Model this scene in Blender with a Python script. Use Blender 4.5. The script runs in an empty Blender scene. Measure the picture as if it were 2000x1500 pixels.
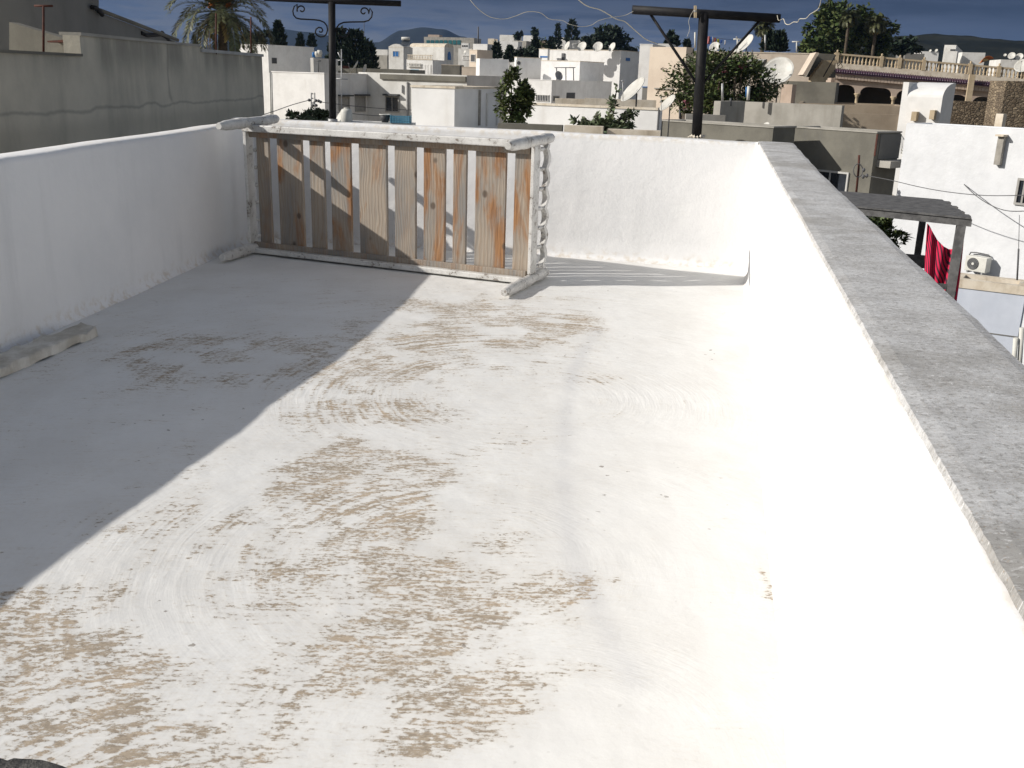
import bpy, math, random
from mathutils import Vector as V, Matrix, noise as mn
random.seed(7)
R_ = math.radians
scn = bpy.context.scene
COL = scn.collection
# ---------------------------------------------------------------- camera
F, CX, CY = 1930.0, 1000.0, 750.0
CAM = V((0, 0, 1.55))
ROLL, HY = 0.030, 150.0
_p = math.atan((CY - HY) * math.cos(ROLL) / F)
_c, _s = math.cos(ROLL), math.sin(ROLL)
_up0 = V((0, math.sin(_p), math.cos(_p))); _r0 = V((1, 0, 0))
FWD = V((0, math.cos(_p), -math.sin(_p)))
RGT = _c * _r0 + _s * _up0
UPV = -_s * _r0 + _c * _up0
cd = bpy.data.cameras.new("camera"); co = bpy.data.objects.new("camera", cd); COL.objects.link(co)
cd.sensor_width = 36; cd.lens = 36 * F / 2000; cd.clip_start = 0.05; cd.clip_end = 30000
m = Matrix.Identity(4)
for i in range(3):
    m[i][0] = RGT[i]; m[i][1] = UPV[i]; m[i][2] = -FWD[i]; m[i][3] = CAM[i]
co.matrix_world = m
scn.camera = co
# ---------------------------------------------------------------- light
SUN_EL, SUN_AZ = R_(27.6), R_(9.8)
scn.view_settings.view_transform = 'Standard'; scn.view_settings.look = 'None'
EXPO = 0.30
scn.view_settings.exposure = EXPO
LDIR = V((math.cos(SUN_AZ) * math.cos(SUN_EL), math.sin(SUN_AZ) * math.cos(SUN_EL), -math.sin(SUN_EL)))
sd = bpy.data.lights.new("sun", 'SUN'); sd.energy = 4.0; sd.angle = R_(0.5); sd.color = (1.0, 0.955, 0.89)
so = bpy.data.objects.new("sun", sd); COL.objects.link(so)
so.rotation_euler = LDIR.to_track_quat('-Z', 'Y').to_euler(); so.location = (-20, -5, 20)
w = bpy.data.worlds.new("World"); scn.world = w; w.use_nodes = True


class N:
    """tiny node-graph helper"""
    def __init__(s, nt): s.t = nt; s.L = nt.links
    def n(s, typ, **kw):
        o = s.t.nodes.new(typ)
        for k, v in kw.items():
            if k == 'i':
                for a, b in v.items(): s.set(o.inputs[a], b)
            else: setattr(o, k, v)
        return o
    def set(s, sock, b):
        if isinstance(b, bpy.types.NodeSocket): s.L.new(b, sock)
        else:
            if hasattr(sock.default_value, '__len__') and not hasattr(b, '__len__'): b = (b,) * len(sock.default_value)
            if hasattr(b, '__len__') and len(b) == 3 and len(sock.default_value) == 4: b = (*b, 1)
            sock.default_value = b
    def m(s, op, a, b=None, c=None, clamp=False):
        o = s.n('ShaderNodeMath', operation=op, use_clamp=clamp)
        for k, x in enumerate((a, b, c)):
            if x is not None: s.set(o.inputs[k], x)
        return o.outputs[0]
    def vm(s, op, a, b=None):
        o = s.n('ShaderNodeVectorMath', operation=op); s.set(o.inputs[0], a)
        if b is not None: s.set(o.inputs[1], b)
        return o.outputs[0]
    def mix(s, f, a, b, blend='MIX'):
        o = s.n('ShaderNodeMix', data_type='RGBA', blend_type=blend); s.set(o.inputs[0], f); s.set(o.inputs[6], a); s.set(o.inputs[7], b)
        return o.outputs[2]
    def ramp(s, x, lo, hi):
        o = s.n('ShaderNodeMapRange', interpolation_type='SMOOTHSTEP'); s.set(o.inputs[0], x); s.set(o.inputs[1], lo); s.set(o.inputs[2], hi)
        return o.outputs[0]
    def noise(s, vec, scale, detail=5, rough=.55, dist=0):
        o = s.n('ShaderNodeTexNoise'); s.set(o.inputs['Vector'], vec); s.set(o.inputs['Scale'], scale)
        o.inputs['Detail'].default_value = detail; o.inputs['Roughness'].default_value = rough; o.inputs['Distortion'].default_value = dist
        return o.outputs[0]


g = N(w.node_tree); w.node_tree.nodes.clear()
tc = g.n('ShaderNodeTexCoord').outputs['Generated']
sky = g.n('ShaderNodeTexSky', sky_type='NISHITA', sun_disc=False, sun_elevation=SUN_EL,
          sun_rotation=math.atan2(-LDIR.x, -LDIR.y), air_density=1.0, dust_density=1.5, ozone_density=1.0)
sep = g.n('ShaderNodeSeparateXYZ', i={0: tc})
dx, dy, dz = sep.outputs
# broken pale cloud over the open sky keeps the shade neutral
cl = g.noise(g.vm('MULTIPLY', tc, (1, 1, 2.2)), 2.2, 6, .6)
b_sky = g.n('ShaderNodeBackground', i={0: sky.outputs[0], 1: 0.075})
b_cld = g.n('ShaderNodeBackground', i={0: (1.0, 0.955, 0.90), 1: 0.315})
hi = g.n('ShaderNodeMixShader', i={0: g.m('MULTIPLY', g.ramp(cl, .38, .62), .75), 1: b_sky.outputs[0], 2: b_cld.outputs[0]})
# the dark rain front lying low over the hills
streak = g.noise(g.vm('MULTIPLY', tc, (2.2, 2.2, 26)), 1.6, 7, .6, .6)
fine = g.noise(g.vm('MULTIPLY', tc, (5, 5, 40)), 3.0, 6, .6, .3)
storm = g.mix(g.ramp(streak, .34, .66), (.027, .043, .086), (.088, .118, .196))
storm = g.mix(g.m('MULTIPLY', g.ramp(dx, .10, -.48), .75), storm, (.098, .138, .228))
low = g.m('MULTIPLY', g.ramp(dz, .085, .02), g.ramp(fine, .34, .60))
low = g.m('MULTIPLY', low, g.ramp(dx, .40, .05))
storm = g.mix(g.m('MULTIPLY', low, .95), storm, (.185, .20, .238))
storm = g.mix(g.m('MULTIPLY', g.ramp(dx, .22, .5), .55), storm, (.031, .046, .086))
b_st = g.n('ShaderNodeBackground', i={0: storm, 1: .66})
msk = g.m('MULTIPLY', g.ramp(g.m('ADD', dz, g.m('MULTIPLY', g.m('SUBTRACT', cl, .5), .12)), .34, .13), g.ramp(dy, -.25, .35))
allw = g.n('ShaderNodeMixShader', i={0: msk, 1: hi.outputs[0], 2: b_st.outputs[0]})
wo = g.n('ShaderNodeOutputWorld', i={0: allw.outputs[0]})

# ---------------------------------------------------------------- geometry helpers
def ray(x, y): return RGT * ((x - CX) / F) - UPV * ((y - CY) / F) + FWD
def at(x, y, Y):
    """point of the place seen at photo coordinates x, y that lies Y metres ahead"""
    d = ray(x, y); return CAM + d * (Y / d.y)
def onz(x, y, z): d = ray(x, y); return CAM + d * ((z - CAM.z) / d.z)
def onpl(x, y, p, n): d = ray(x, y); return CAM + d * ((p - CAM).dot(n) / d.dot(n))
def solve(P, e, xt):
    v0, v2 = RGT.dot(P - CAM), FWD.dot(P - CAM); w0, w2 = RGT.dot(e), FWD.dot(e)
    return ((xt - CX) * v2 - F * v0) / (F * w0 - (xt - CX) * w2)
def px(n, Y): return n * Y / F

LOC = {}
class MB:
    def __init__(s): s.v = []; s.f = []; s.sm = []
    def add(s, vs, fs, smooth=False):
        k = len(s.v); s.v += [V(q) for q in vs]
        for q in fs: s.f.append([i + k for i in q]); s.sm.append(smooth)
        return s
    def box(s, x0, x1, y0, y1, z0, z1, fr=None):
        o, ex, ey = fr if fr else (V((0, 0, 0)), V((1, 0, 0)), V((0, 1, 0)))
        o = V((o.x, o.y, 0)) if fr else o
        c = [o + ex * x + ey * y + V((0, 0, z)) for z in (z0, z1) for x, y in ((x0, y0), (x1, y0), (x1, y1), (x0, y1))]
        return s.add(c, [(3, 2, 1, 0), (4, 5, 6, 7), (0, 1, 5, 4), (1, 2, 6, 5), (2, 3, 7, 6), (3, 0, 4, 7)])
    def hexa(s, c): return s.add(c, [(3, 2, 1, 0), (4, 5, 6, 7), (0, 1, 5, 4), (1, 2, 6, 5), (2, 3, 7, 6), (3, 0, 4, 7)])
    def tube(s, pts, r, n=8, cap=True):
        pts = [V(p) for p in pts]; rs = r if hasattr(r, '__len__') else [r] * len(pts)
        k = len(s.v); a = None
        for i, p in enumerate(pts):
            t = (pts[min(i + 1, len(pts) - 1)] - pts[max(i - 1, 0)]).normalized()
            if a is None: a = t.orthogonal().normalized()
            a = (a - t * a.dot(t)).normalized() if (a - t * a.dot(t)).length > 1e-6 else t.orthogonal().normalized()
            b = t.cross(a)
            for j in range(n):
                q = 2 * math.pi * j / n; s.v.append(p + (a * math.cos(q) + b * math.sin(q)) * rs[i])
        for i in range(len(pts) - 1):
            for j in range(n):
                s.f.append([k + i * n + j, k + i * n + (j + 1) % n, k + (i + 1) * n + (j + 1) % n, k + (i + 1) * n + j]); s.sm.append(True)
        if cap:
            s.f.append([k + j for j in range(n)][::-1]); s.sm.append(False)
            e = k + (len(pts) - 1) * n; s.f.append([e + j for j in range(n)]); s.sm.append(False)
        return s
    def lathe(s, p0, p1, prof, n=16):
        p0, p1 = V(p0), V(p1); return s.tube([p0.lerp(p1, t) for t, r in prof], [r for t, r in prof], n)
    def prism(s, pts, off):
        n = len(pts); pts = [V(p) for p in pts]; off = V(off)
        return s.add(pts + [p + off for p in pts], [list(range(n))[::-1], list(range(n, 2 * n))] + [(i, (i + 1) % n, n + (i + 1) % n, n + i) for i in range(n)])
    def grid(s, fn, nu, nv, smooth=True):
        vs = [fn(i / nu, j / nv) for j in range(nv + 1) for i in range(nu + 1)]
        return s.add(vs, [(j * (nu + 1) + i, j * (nu + 1) + i + 1, (j + 1) * (nu + 1) + i + 1, (j + 1) * (nu + 1) + i) for j in range(nv) for i in range(nu)], smooth)
    def leaf(s, p, d, u, l, wd):
        """one small pointed leaf at p along d"""
        sd_ = d.cross(u)
        if sd_.length < 1e-4: sd_ = d.orthogonal()
        sd_ = sd_.normalized() * wd
        return s.add([p, p + d * l * .5 + sd_, p + d * l, p + d * l * .5 - sd_], [(0, 1, 2, 3)])
    def build(s, name, mat, parent=None, bevel=0, sub=None, origin=None):
        if parent is not None:
            root = parent
            while root.parent: root = root.parent
            off = LOC[root.name]
        elif origin is not None: off = V(origin)
        else:
            xs = [q.x for q in s.v]; ys = [q.y for q in s.v]; zs = [q.z for q in s.v]
            off = V(((min(xs) + max(xs)) / 2, (min(ys) + max(ys)) / 2, min(zs)))
        me = bpy.data.meshes.new(name); me.from_pydata([q - off for q in s.v], [], s.f)
        me.polygons.foreach_set('use_smooth', s.sm); me.materials.append(mat); me.update()
        o = bpy.data.objects.new(name, me); COL.objects.link(o)
        if parent is not None: o.parent = parent
        else: o.location = off; LOC[o.name] = off
        if bevel:
            b = o.modifiers.new('bevel', 'BEVEL'); b.width = bevel; b.segments = 2; b.limit_method = 'ANGLE'
        return o

def tag(o, label=None, cat=None, group=None, kind=None):
    if label: o['label'] = label
    if cat: o['category'] = cat
    if group: o['group'] = group
    if kind: o['kind'] = kind
    return o
def thing(name, label, cat, loc, group=None):
    o = bpy.data.objects.new(name, None); COL.objects.link(o); o.location = loc; o.empty_display_size = .2
    LOC[o.name] = V(loc); return tag(o, label, cat, group)

# ---------------------------------------------------------------- materials
def newmat(name):
    mt = bpy.data.materials.new(name); mt.use_nodes = True; mt.node_tree.nodes.clear(); gg = N(mt.node_tree)
    bs = gg.n('ShaderNodeBsdfPrincipled'); gg.n('ShaderNodeOutputMaterial', i={0: bs.outputs[0]})
    return mt, gg, bs
def mk(name, c1, c2=None, scale=2.0, rough=.9, bump=.15, bscale=40, streak=0, sc=(.3, .27, .22), metal=0, island=0, spec=.3):
    mt, q, bs = newmat(name); pos = q.n('ShaderNodeNewGeometry').outputs['Position']
    c2 = c2 or tuple(x * .82 for x in c1)
    col = q.mix(q.ramp(q.noise(pos, scale, 7, .62), .36, .66), c1, c2)
    if streak:
        st = q.noise(q.vm('MULTIPLY', pos, (1, 1, .09)), scale * 2.2, 6, .6)
        bl = q.noise(pos, scale * .5, 4, .5)
        col = q.mix(q.m('MULTIPLY', q.m('MULTIPLY', q.ramp(st, .48, .74), q.ramp(bl, .35, .6)), streak), col, sc)
    if island:
        rp = q.n('ShaderNodeNewGeometry').outputs['Random Per Island']
        hs = q.n('ShaderNodeHueSaturation', i={4: col, 2: q.m('MULTIPLY_ADD', rp, 2 * island, 1 - island), 0: q.m('MULTIPLY_ADD', rp, .05, .475)})
        col = hs.outputs[0]
    q.set(bs.inputs['Base Color'], col); bs.inputs['Roughness'].default_value = rough
    bs.inputs['Metallic'].default_value = metal; bs.inputs['Specular IOR Level'].default_value = spec
    if bump:
        h = q.noise(pos, bscale, 6, .6)
        bn = q.n('ShaderNodeBump', i={'Strength': bump, 'Distance': .02, 'Height': h}); q.set(bs.inputs['Normal'], bn.outputs[0])
    return mt

M = {}
M['white'] = mk('white_plaster', (.78, .77, .75), (.70, .69, .67), 1.2, bump=.2, bscale=30, streak=.28, sc=(.5, .46, .40))
M['white2'] = mk('old_white_plaster', (.70, .69, .66), (.60, .585, .55), 1.0, bump=.25, bscale=18, streak=.45, sc=(.40, .37, .32))
M['bumpy'] = mk('bumpy_white_render', (.69, .70, .715), (.63, .64, .655), 1.5, bump=.55, bscale=7, streak=.15, sc=(.5, .5, .48))
M['cream'] = mk('stained_cream_edge', (.70, .63, .52), (.57, .49, .38), 3.0, streak=.5, sc=(.25, .2, .14))
M['greyedge'] = mk('grey_cement_edge', (.36, .34, .30), (.24, .225, .20), 2.5, streak=.5, sc=(.12, .11, .1))
M['tan'] = mk('tan_render', (.64, .55, .45), (.57, .48, .39), .8, streak=.25, sc=(.30, .23, .17))
M['conc'] = mk('grey_cement_render', (.19, .18, .15), (.135, .128, .108), .9, bump=.3, bscale=20, streak=.5, sc=(.15, .145, .13))
M['conc_l'] = mk('pale_cement_render', (.40, .38, .34), (.31, .295, .26), .9, bump=.3, bscale=20, streak=.5, sc=(.22, .2, .17))
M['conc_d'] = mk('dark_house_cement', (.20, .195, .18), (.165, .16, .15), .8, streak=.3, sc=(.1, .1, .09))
M['brown_earth'] = mk('brown_cement_wall', (.32, .265, .20), (.26, .21, .155), 1.0, streak=.3, sc=(.18, .14, .1))
M['stone'] = None
M['black_iron'] = mk('black_painted_iron', (.010, .010, .012), (.018, .017, .017), 12, rough=.6, bump=.12, bscale=90, spec=.22)
M['rust'] = mk('rusty_iron', (.10, .035, .022), (.06, .024, .02), 20, rough=.8)
M['galv'] = mk('galvanised_metal', (.45, .45, .45), (.33, .33, .33), 8, rough=.5, metal=.3)
M['dish'] = mk('dish_white_enamel', (.60, .59, .55), (.48, .465, .42), 2.5, rough=.5, bump=0)
M['dishdark'] = mk('dish_grey_enamel', (.25, .26, .28), None, 2, rough=.5, bump=0)
M['glass'] = mk('dark_window_glass', (.02, .024, .03), (.035, .04, .05), 2, rough=.12, bump=0, spec=.6)
M['frame'] = mk('window_frame_paint', (.55, .54, .52), None, 3, rough=.6, bump=0)
M['shutter'] = mk('grey_shutter', (.36, .35, .33), (.30, .29, .27), 6, rough=.7)
M['blue'] = mk('blue_paint', (.03, .16, .42), (.025, .12, .33), 3, rough=.5)
M['teal'] = mk('teal_glass_panel', (.03, .12, .14), (.04, .16, .17), .2, rough=.3, bump=0)
M['paleblue'] = mk('pale_blue_plastic', (.13, .36, .48), (.2, .43, .55), 8, rough=.5)
M['string'] = mk('pale_cord', (.62, .58, .48), None, 20, rough=.8, bump=0)
M['cable'] = mk('grey_cable', (.12, .12, .125), None, 5, rough=.7, bump=0)
M['pegwood'] = mk('peg_wood', (.62, .50, .33), None, 30, rough=.8)
M['bluewhite'] = mk('bluish_limewash', (.60, .64, .72), (.54, .58, .66), 1.5, streak=.15, sc=(.45, .46, .5))
M['solar'] = mk('solar_panel', (.05, .06, .075), None, 3, rough=.25, bump=0, spec=.6)
M['plastic_w'] = mk('appliance_white', (.66, .65, .60), (.58, .57, .52), 5, rough=.5, bump=0)
M['grille'] = mk('dark_grille', (.07, .072, .075), None, 5, rough=.6)
M['tile'] = mk('glazed_purple_tile', (.075, .035, .055), (.05, .03, .06), 6, rough=.35, bump=0)
M['ochre'] = mk('ochre_stone', (.50, .405, .28), (.42, .335, .22), 3, streak=.3, sc=(.28, .22, .15))
M['pink'] = mk('pinkish_render', (.50, .40, .325), (.43, .34, .27), 1.2, streak=.3, sc=(.3, .22, .17))
M['wood_grey'] = mk('weathered_grey_timber', (.135, .133, .132), (.075, .074, .075), 6, bump=.3, bscale=25)
M['leaf_a'] = mk('olive_leaf', (.085, .105, .03), (.042, .062, .02), 1.2, rough=.6, bump=0, island=.5)
M['leaf_b'] = mk('dark_conifer_leaf', (.022, .036, .02), (.014, .024, .014), 1.0, rough=.7, bump=0, island=.4)
M['leaf_c'] = mk('bright_leaf', (.10, .125, .035), (.055, .085, .025), 1.5, rough=.6, bump=0, island=.5)
M['leaf_g'] = mk('grey_green_leaf', (.15, .175, .095), (.085, .11, .065), 1.5, rough=.6, bump=0, island=.5)
M['palm'] = mk('palm_frond_leaf', (.115, .115, .052), (.06, .07, .034), .6, rough=.5, bump=0, island=.5)
M['dryfrond'] = mk('dry_palm_frond', (.42, .31, .14), (.3, .215, .10), 1, rough=.8, bump=0, island=.4)
M['dates'] = mk('orange_dates', (.50, .17, .02), (.34, .10, .015), 3, rough=.6, bump=0, island=.3)
M['bark'] = mk('brown_bark', (.10, .078, .055), (.06, .047, .034), 5, bump=.6, bscale=12)
M['flower'] = mk('pink_flower', (.42, .05, .15), (.5, .25, .3), 4, bump=0, island=.3)
M['ground'] = mk('dusty_ground', (.27, .225, .165), (.18, .16, .115), .05, bump=0)
M['hill_far'] = mk('far_hill_scrub', (.030, .035, .036), (.022, .026, .028), .004, bump=0, spec=0)
M['hill_near'] = mk('cloud_shaded_scrub', (.030, .030, .020), (.012, .013, .008), .02, bump=0, spec=0)  # storm cloud's shade on the near hill is mixed into this scrub colour

def mat_stone():
    mt, q, bs = newmat('rubble_stone'); pos = q.n('ShaderNodeNewGeometry').outputs['Position']
    v = q.n('ShaderNodeTexVoronoi', i={0: q.vm('MULTIPLY', pos, (1, 1, 1.5)), 'Scale': 5.2}); v2 = q.n('ShaderNodeTexVoronoi', feature='DISTANCE_TO_EDGE', i={0: q.vm('MULTIPLY', pos, (1, 1, 1.5)), 'Scale': 5.2})
    bw = q.n('ShaderNodeSeparateColor', i={0: v.outputs['Color']}).outputs[0]
    c = q.mix(bw, (.17, .125, .08), (.33, .26, .175)); c = q.mix(q.m('MULTIPLY', q.ramp(v2.outputs[0], .09, .0), .55), c, (.10, .08, .06)); c = q.mix(q.m('MULTIPLY', q.ramp(q.noise(pos, 1.2, 6, .6), .4, .65), .6), c, (.13, .10, .07))
    q.set(bs.inputs['Base Color'], c); bs.inputs['Roughness'].default_value = .95
    q.set(bs.inputs['Normal'], q.n('ShaderNodeBump', i={'Strength': .8, 'Distance': .08, 'Height': q.ramp(v2.outputs[0], 0, .2)}).outputs[0])
    return mt
M['stone'] = mat_stone()

def mat_blockwall():
    """neighbour's bare cement wall: day joints and damp stains"""
    mt, q, bs = newmat('bare_cement_wall'); pos = q.n('ShaderNodeNewGeometry').outputs['Position']
    sx, sy, sz = q.n('ShaderNodeSeparateXYZ', i={0: pos}).outputs
    n1 = q.noise(pos, .9, 7, .65); n2 = q.noise(q.vm('MULTIPLY', pos, (1, 1, .25)), 1.6, 6, .6)
    c = q.mix(q.ramp(n1, .3, .7), (.60, .555, .455), (.46, .43, .355))
    c = q.mix(q.m('MULTIPLY', q.ramp(n2, .52, .76), .45), c, (.25, .24, .20))
    wob = q.noise(pos, 1.1, 4, .5)
    jz = q.m('ABSOLUTE', q.m('SUBTRACT', q.m('ADD', sz, q.m('MULTIPLY', q.m('SUBTRACT', wob, .5), .22)), 1.02))
    jy = q.m('ABSOLUTE', q.m('SUBTRACT', q.m('ADD', sy, q.m('MULTIPLY', q.m('SUBTRACT', wob, .5), .5)), 15.3))
    ln = q.m('MAXIMUM', q.ramp(jz, .035, .0), q.m('MULTIPLY', q.ramp(jy, .06, .0), q.ramp(sz, 1.0, 1.1)))
    c = q.mix(q.m('MULTIPLY', ln, .45), c, (.17, .16, .14))
    top = q.ramp(sz, 1.30, 1.75); c = q.mix(q.m('MULTIPLY', q.m('MULTIPLY', top, q.ramp(n2, .35, .6)), .55), c, (.15, .145, .125))
    c = q.mix(q.m('MULTIPLY', q.ramp(sz, 1.0, .8), .35), c, (.27, .245, .19))
    q.set(bs.inputs['Base Color'], c); bs.inputs['Roughness'].default_value = .95
    q.set(bs.inputs['Normal'], q.n('ShaderNodeBump', i={'Strength': .3, 'Distance': .02, 'Height': q.noise(pos, 14, 7, .6)}).outputs[0])
    return mt
M['blockwall'] = mat_blockwall()

def mat_parapet():
    """thickly limewashed parapet: lumps, runs, grime in the foot"""
    mt, q, bs = newmat('limewashed_parapet'); pos = q.n('ShaderNodeNewGeometry').outputs['Position']
    sz = q.n('ShaderNodeSeparateXYZ', i={0: pos}).outputs[2]
    n1 = q.noise(pos, 1.3, 7, .6); n2 = q.noise(q.vm('MULTIPLY', pos, (1, 1, .12)), 5, 6, .6); n3 = q.noise(pos, 16, 6, .65)
    c = q.mix(q.ramp(n1, .35, .7), (.79, .785, .78), (.73, .73, .73))
    c = q.mix(q.m('MULTIPLY', q.ramp(n2, .52, .75), .30), c, (.60, .60, .595))
    foot = q.m('MULTIPLY', q.ramp(sz, .13, .0), q.ramp(n3, .45, .66)); c = q.mix(q.m('MULTIPLY', foot, .6), c, (.55, .47, .36))
    edge = q.m('MULTIPLY', q.ramp(sz, 1.03, 1.075), q.ramp(n3, .42, .6)); c = q.mix(q.m('MULTIPLY', edge, .45), c, (.62, .54, .42))
    q.set(bs.inputs['Base Color'], c); bs.inputs['Roughness'].default_value = .85; bs.inputs['Specular IOR Level'].default_value = .25
    h = q.m('ADD', q.m('MULTIPLY', q.noise(pos, 9, 5, .55), 1.0), q.m('MULTIPLY', q.noise(pos, 70, 5, .6), .22))
    q.set(bs.inputs['Normal'], q.n('ShaderNodeBump', i={'Strength': .35, 'Distance': .02, 'Height': h}).outputs[0])
    return mt
M['parapet'] = mat_parapet()

def mat_coping():
    mt, q, bs = newmat('brushed_cement_coping'); pos = q.n('ShaderNodeNewGeometry').outputs['Position']
    a = q.noise(pos, 2.6, 6, .6); a2 = q.noise(q.vm('ADD', pos, (7, 3, 1)), 8, 6, .65)
    b = q.noise(q.vm('MULTIPLY', pos, (24, 70, 1)), 1.4, 8, .85, 1.2)
    c_ = q.noise(pos, 80, 8, .88); fl = q.noise(q.vm('MULTIPLY', pos, (45, 90, 1)), 1.0, 7, .8, 1.0)
    c = q.mix(q.ramp(a2, .32, .68), (.36, .35, .335), (.56, .56, .555))
    c = q.mix(q.m('MULTIPLY', q.ramp(b, .44, .60), .75), c, (.66, .66, .66))
    c = q.mix(q.m('MULTIPLY', q.ramp(a, .48, .66), .65), c, (.29, .275, .25))
    c = q.mix(q.m('MULTIPLY', q.ramp(fl, .55, .63), .8), c, (.76, .76, .755))
    c = q.mix(q.m('MULTIPLY', q.ramp(c_, .50, .60), .7), c, (.19, .18, .165))
    vn = q.n('ShaderNodeTexVoronoi', i={0: pos, 'Scale': 130.0}); c = q.mix(q.m('MULTIPLY', q.ramp(vn.outputs[0], .24, .10), .5), c, (.36, .27, .18))
    q.set(bs.inputs['Base Color'], c); bs.inputs['Roughness'].default_value = .95
    h = q.m('ADD', q.m('MULTIPLY', b, .45), q.m('MULTIPLY', c_, .7))
    q.set(bs.inputs['Normal'], q.n('ShaderNodeBump', i={'Strength': .45, 'Distance': .006, 'Height': h}).outputs[0])
    return mt
M['coping'] = mat_coping()

ARCS = [(-.60, 1.50), (.12, 2.0), (-.12, 3.0), (.05, 4.8)]
def mat_floor():
    """limewash worn through to brown cement, brushed on in sweeping arcs"""
    mt, q, bs = newmat('worn_limewash_floor'); pos = q.n('ShaderNodeNewGeometry').outputs['Position']
    wear = q.n('ShaderNodeAttribute', attribute_name='wear').outputs['Fac']; damp = q.n('ShaderNodeAttribute', attribute_name='damp').outputs['Fac']
    jit = q.noise(pos, 1.7, 4, .5)
    sx, sy, sz = q.n('ShaderNodeSeparateXYZ', i={0: pos}).outputs
    hs, tot = None, None
    for k, (cx, cy) in enumerate(ARCS):
        ax = q.m('SUBTRACT', sx, cx); ay = q.m('SUBTRACT', sy, cy)
        r = q.m('SQRT', q.m('ADD', q.m('MULTIPLY', ax, ax), q.m('MULTIPLY', ay, ay))); th = q.m('ARCTAN2', ax, ay)
        vv = q.n('ShaderNodeCombineXYZ', i={0: q.m('MULTIPLY', th, 2.6), 1: q.m('ADD', q.m('MULTIPLY', r, 34), q.m('MULTIPLY', jit, 3.0)), 2: k * 7.3}).outputs[0]
        nz = q.noise(vv, 1.0, 5, .62); nz = q.m('MULTIPLY_ADD', q.m('SUBTRACT', nz, .5), q.ramp(r, .15, .5), .5)
        wk = q.m('ADD', q.m('POWER', q.m('DIVIDE', 1.0, q.m('ADD', .35, r)), 3.5), .0005)
        hs = q.m('MULTIPLY', nz, wk) if hs is None else q.m('ADD', hs, q.m('MULTIPLY', nz, wk))
        tot = wk if tot is None else q.m('ADD', tot, wk)
    arc = q.m('DIVIDE', hs, tot); am = q.ramp(q.noise(pos, 1.15, 3, .5), .40, .62); arc = q.m('MULTIPLY_ADD', q.m('SUBTRACT', arc, .5), q.m('MULTIPLY_ADD', am, .75, .25), .5)
    lin = q.noise(q.vm('MULTIPLY', pos, (7, 46, 1)), 1.0, 6, .68, .6)
    spk = q.noise(q.vm('MULTIPLY', pos, (1, 1.7, 1)), 46, 7, .75)
    big = q.noise(pos, 6, 5, .6)
    tex = q.m('ADD', q.m('ADD', q.m('MULTIPLY', arc, .44), q.m('MULTIPLY', lin, .26)), q.m('ADD', q.m('MULTIPLY', spk, .36), q.m('MULTIPLY', big, .10)))
    th_ = q.m('MULTIPLY_ADD', wear, -.128, .708)
    worn = q.ramp(q.m('SUBTRACT', tex, th_), -.010, .026)
    soft = q.ramp(q.m('SUBTRACT', tex, th_), -.10, .03)
    white = q.mix(q.ramp(q.noise(pos, 2.2, 6, .6), .35, .7), (.74, .735, .715), (.69, .68, .655))
    white = q.mix(q.m('MULTIPLY', soft, .35), white, (.60, .545, .46))
    white = q.mix(q.m('MULTIPLY', damp, .75), white, (.56, .56, .565))
    brown = q.mix(q.ramp(big, .35, .65), (.50, .395, .285), (.37, .30, .22))
    brown = q.mix(q.m('MULTIPLY', q.ramp(spk, .50, .64), .75), brown, (.20, .165, .125))
    dots = q.m('MULTIPLY', q.ramp(q.noise(pos, 22, 3, .5), .70, .73), q.ramp(q.noise(pos, 1.5, 3, .5), .45, .6))
    c = q.mix(q.m('MULTIPLY', worn, .9), white, brown); c = q.mix(q.m('MULTIPLY', dots, .7), c, (.2, .17, .14))
    q.set(bs.inputs['Base Color'], c); bs.inputs['Roughness'].default_value = .9; bs.inputs['Specular IOR Level'].default_value = .2
    h = q.m('SUBTRACT', q.m('ADD', q.m('MULTIPLY', arc, .7), q.m('MULTIPLY', q.noise(pos, 9, 4, .5), .7)), q.m('MULTIPLY', worn, .22))
    q.set(bs.inputs['Normal'], q.n('ShaderNodeBump', i={'Strength': .40, 'Distance': .02, 'Height': h}).outputs[0])
    return mt
M['floor'] = mat_floor()

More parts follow.
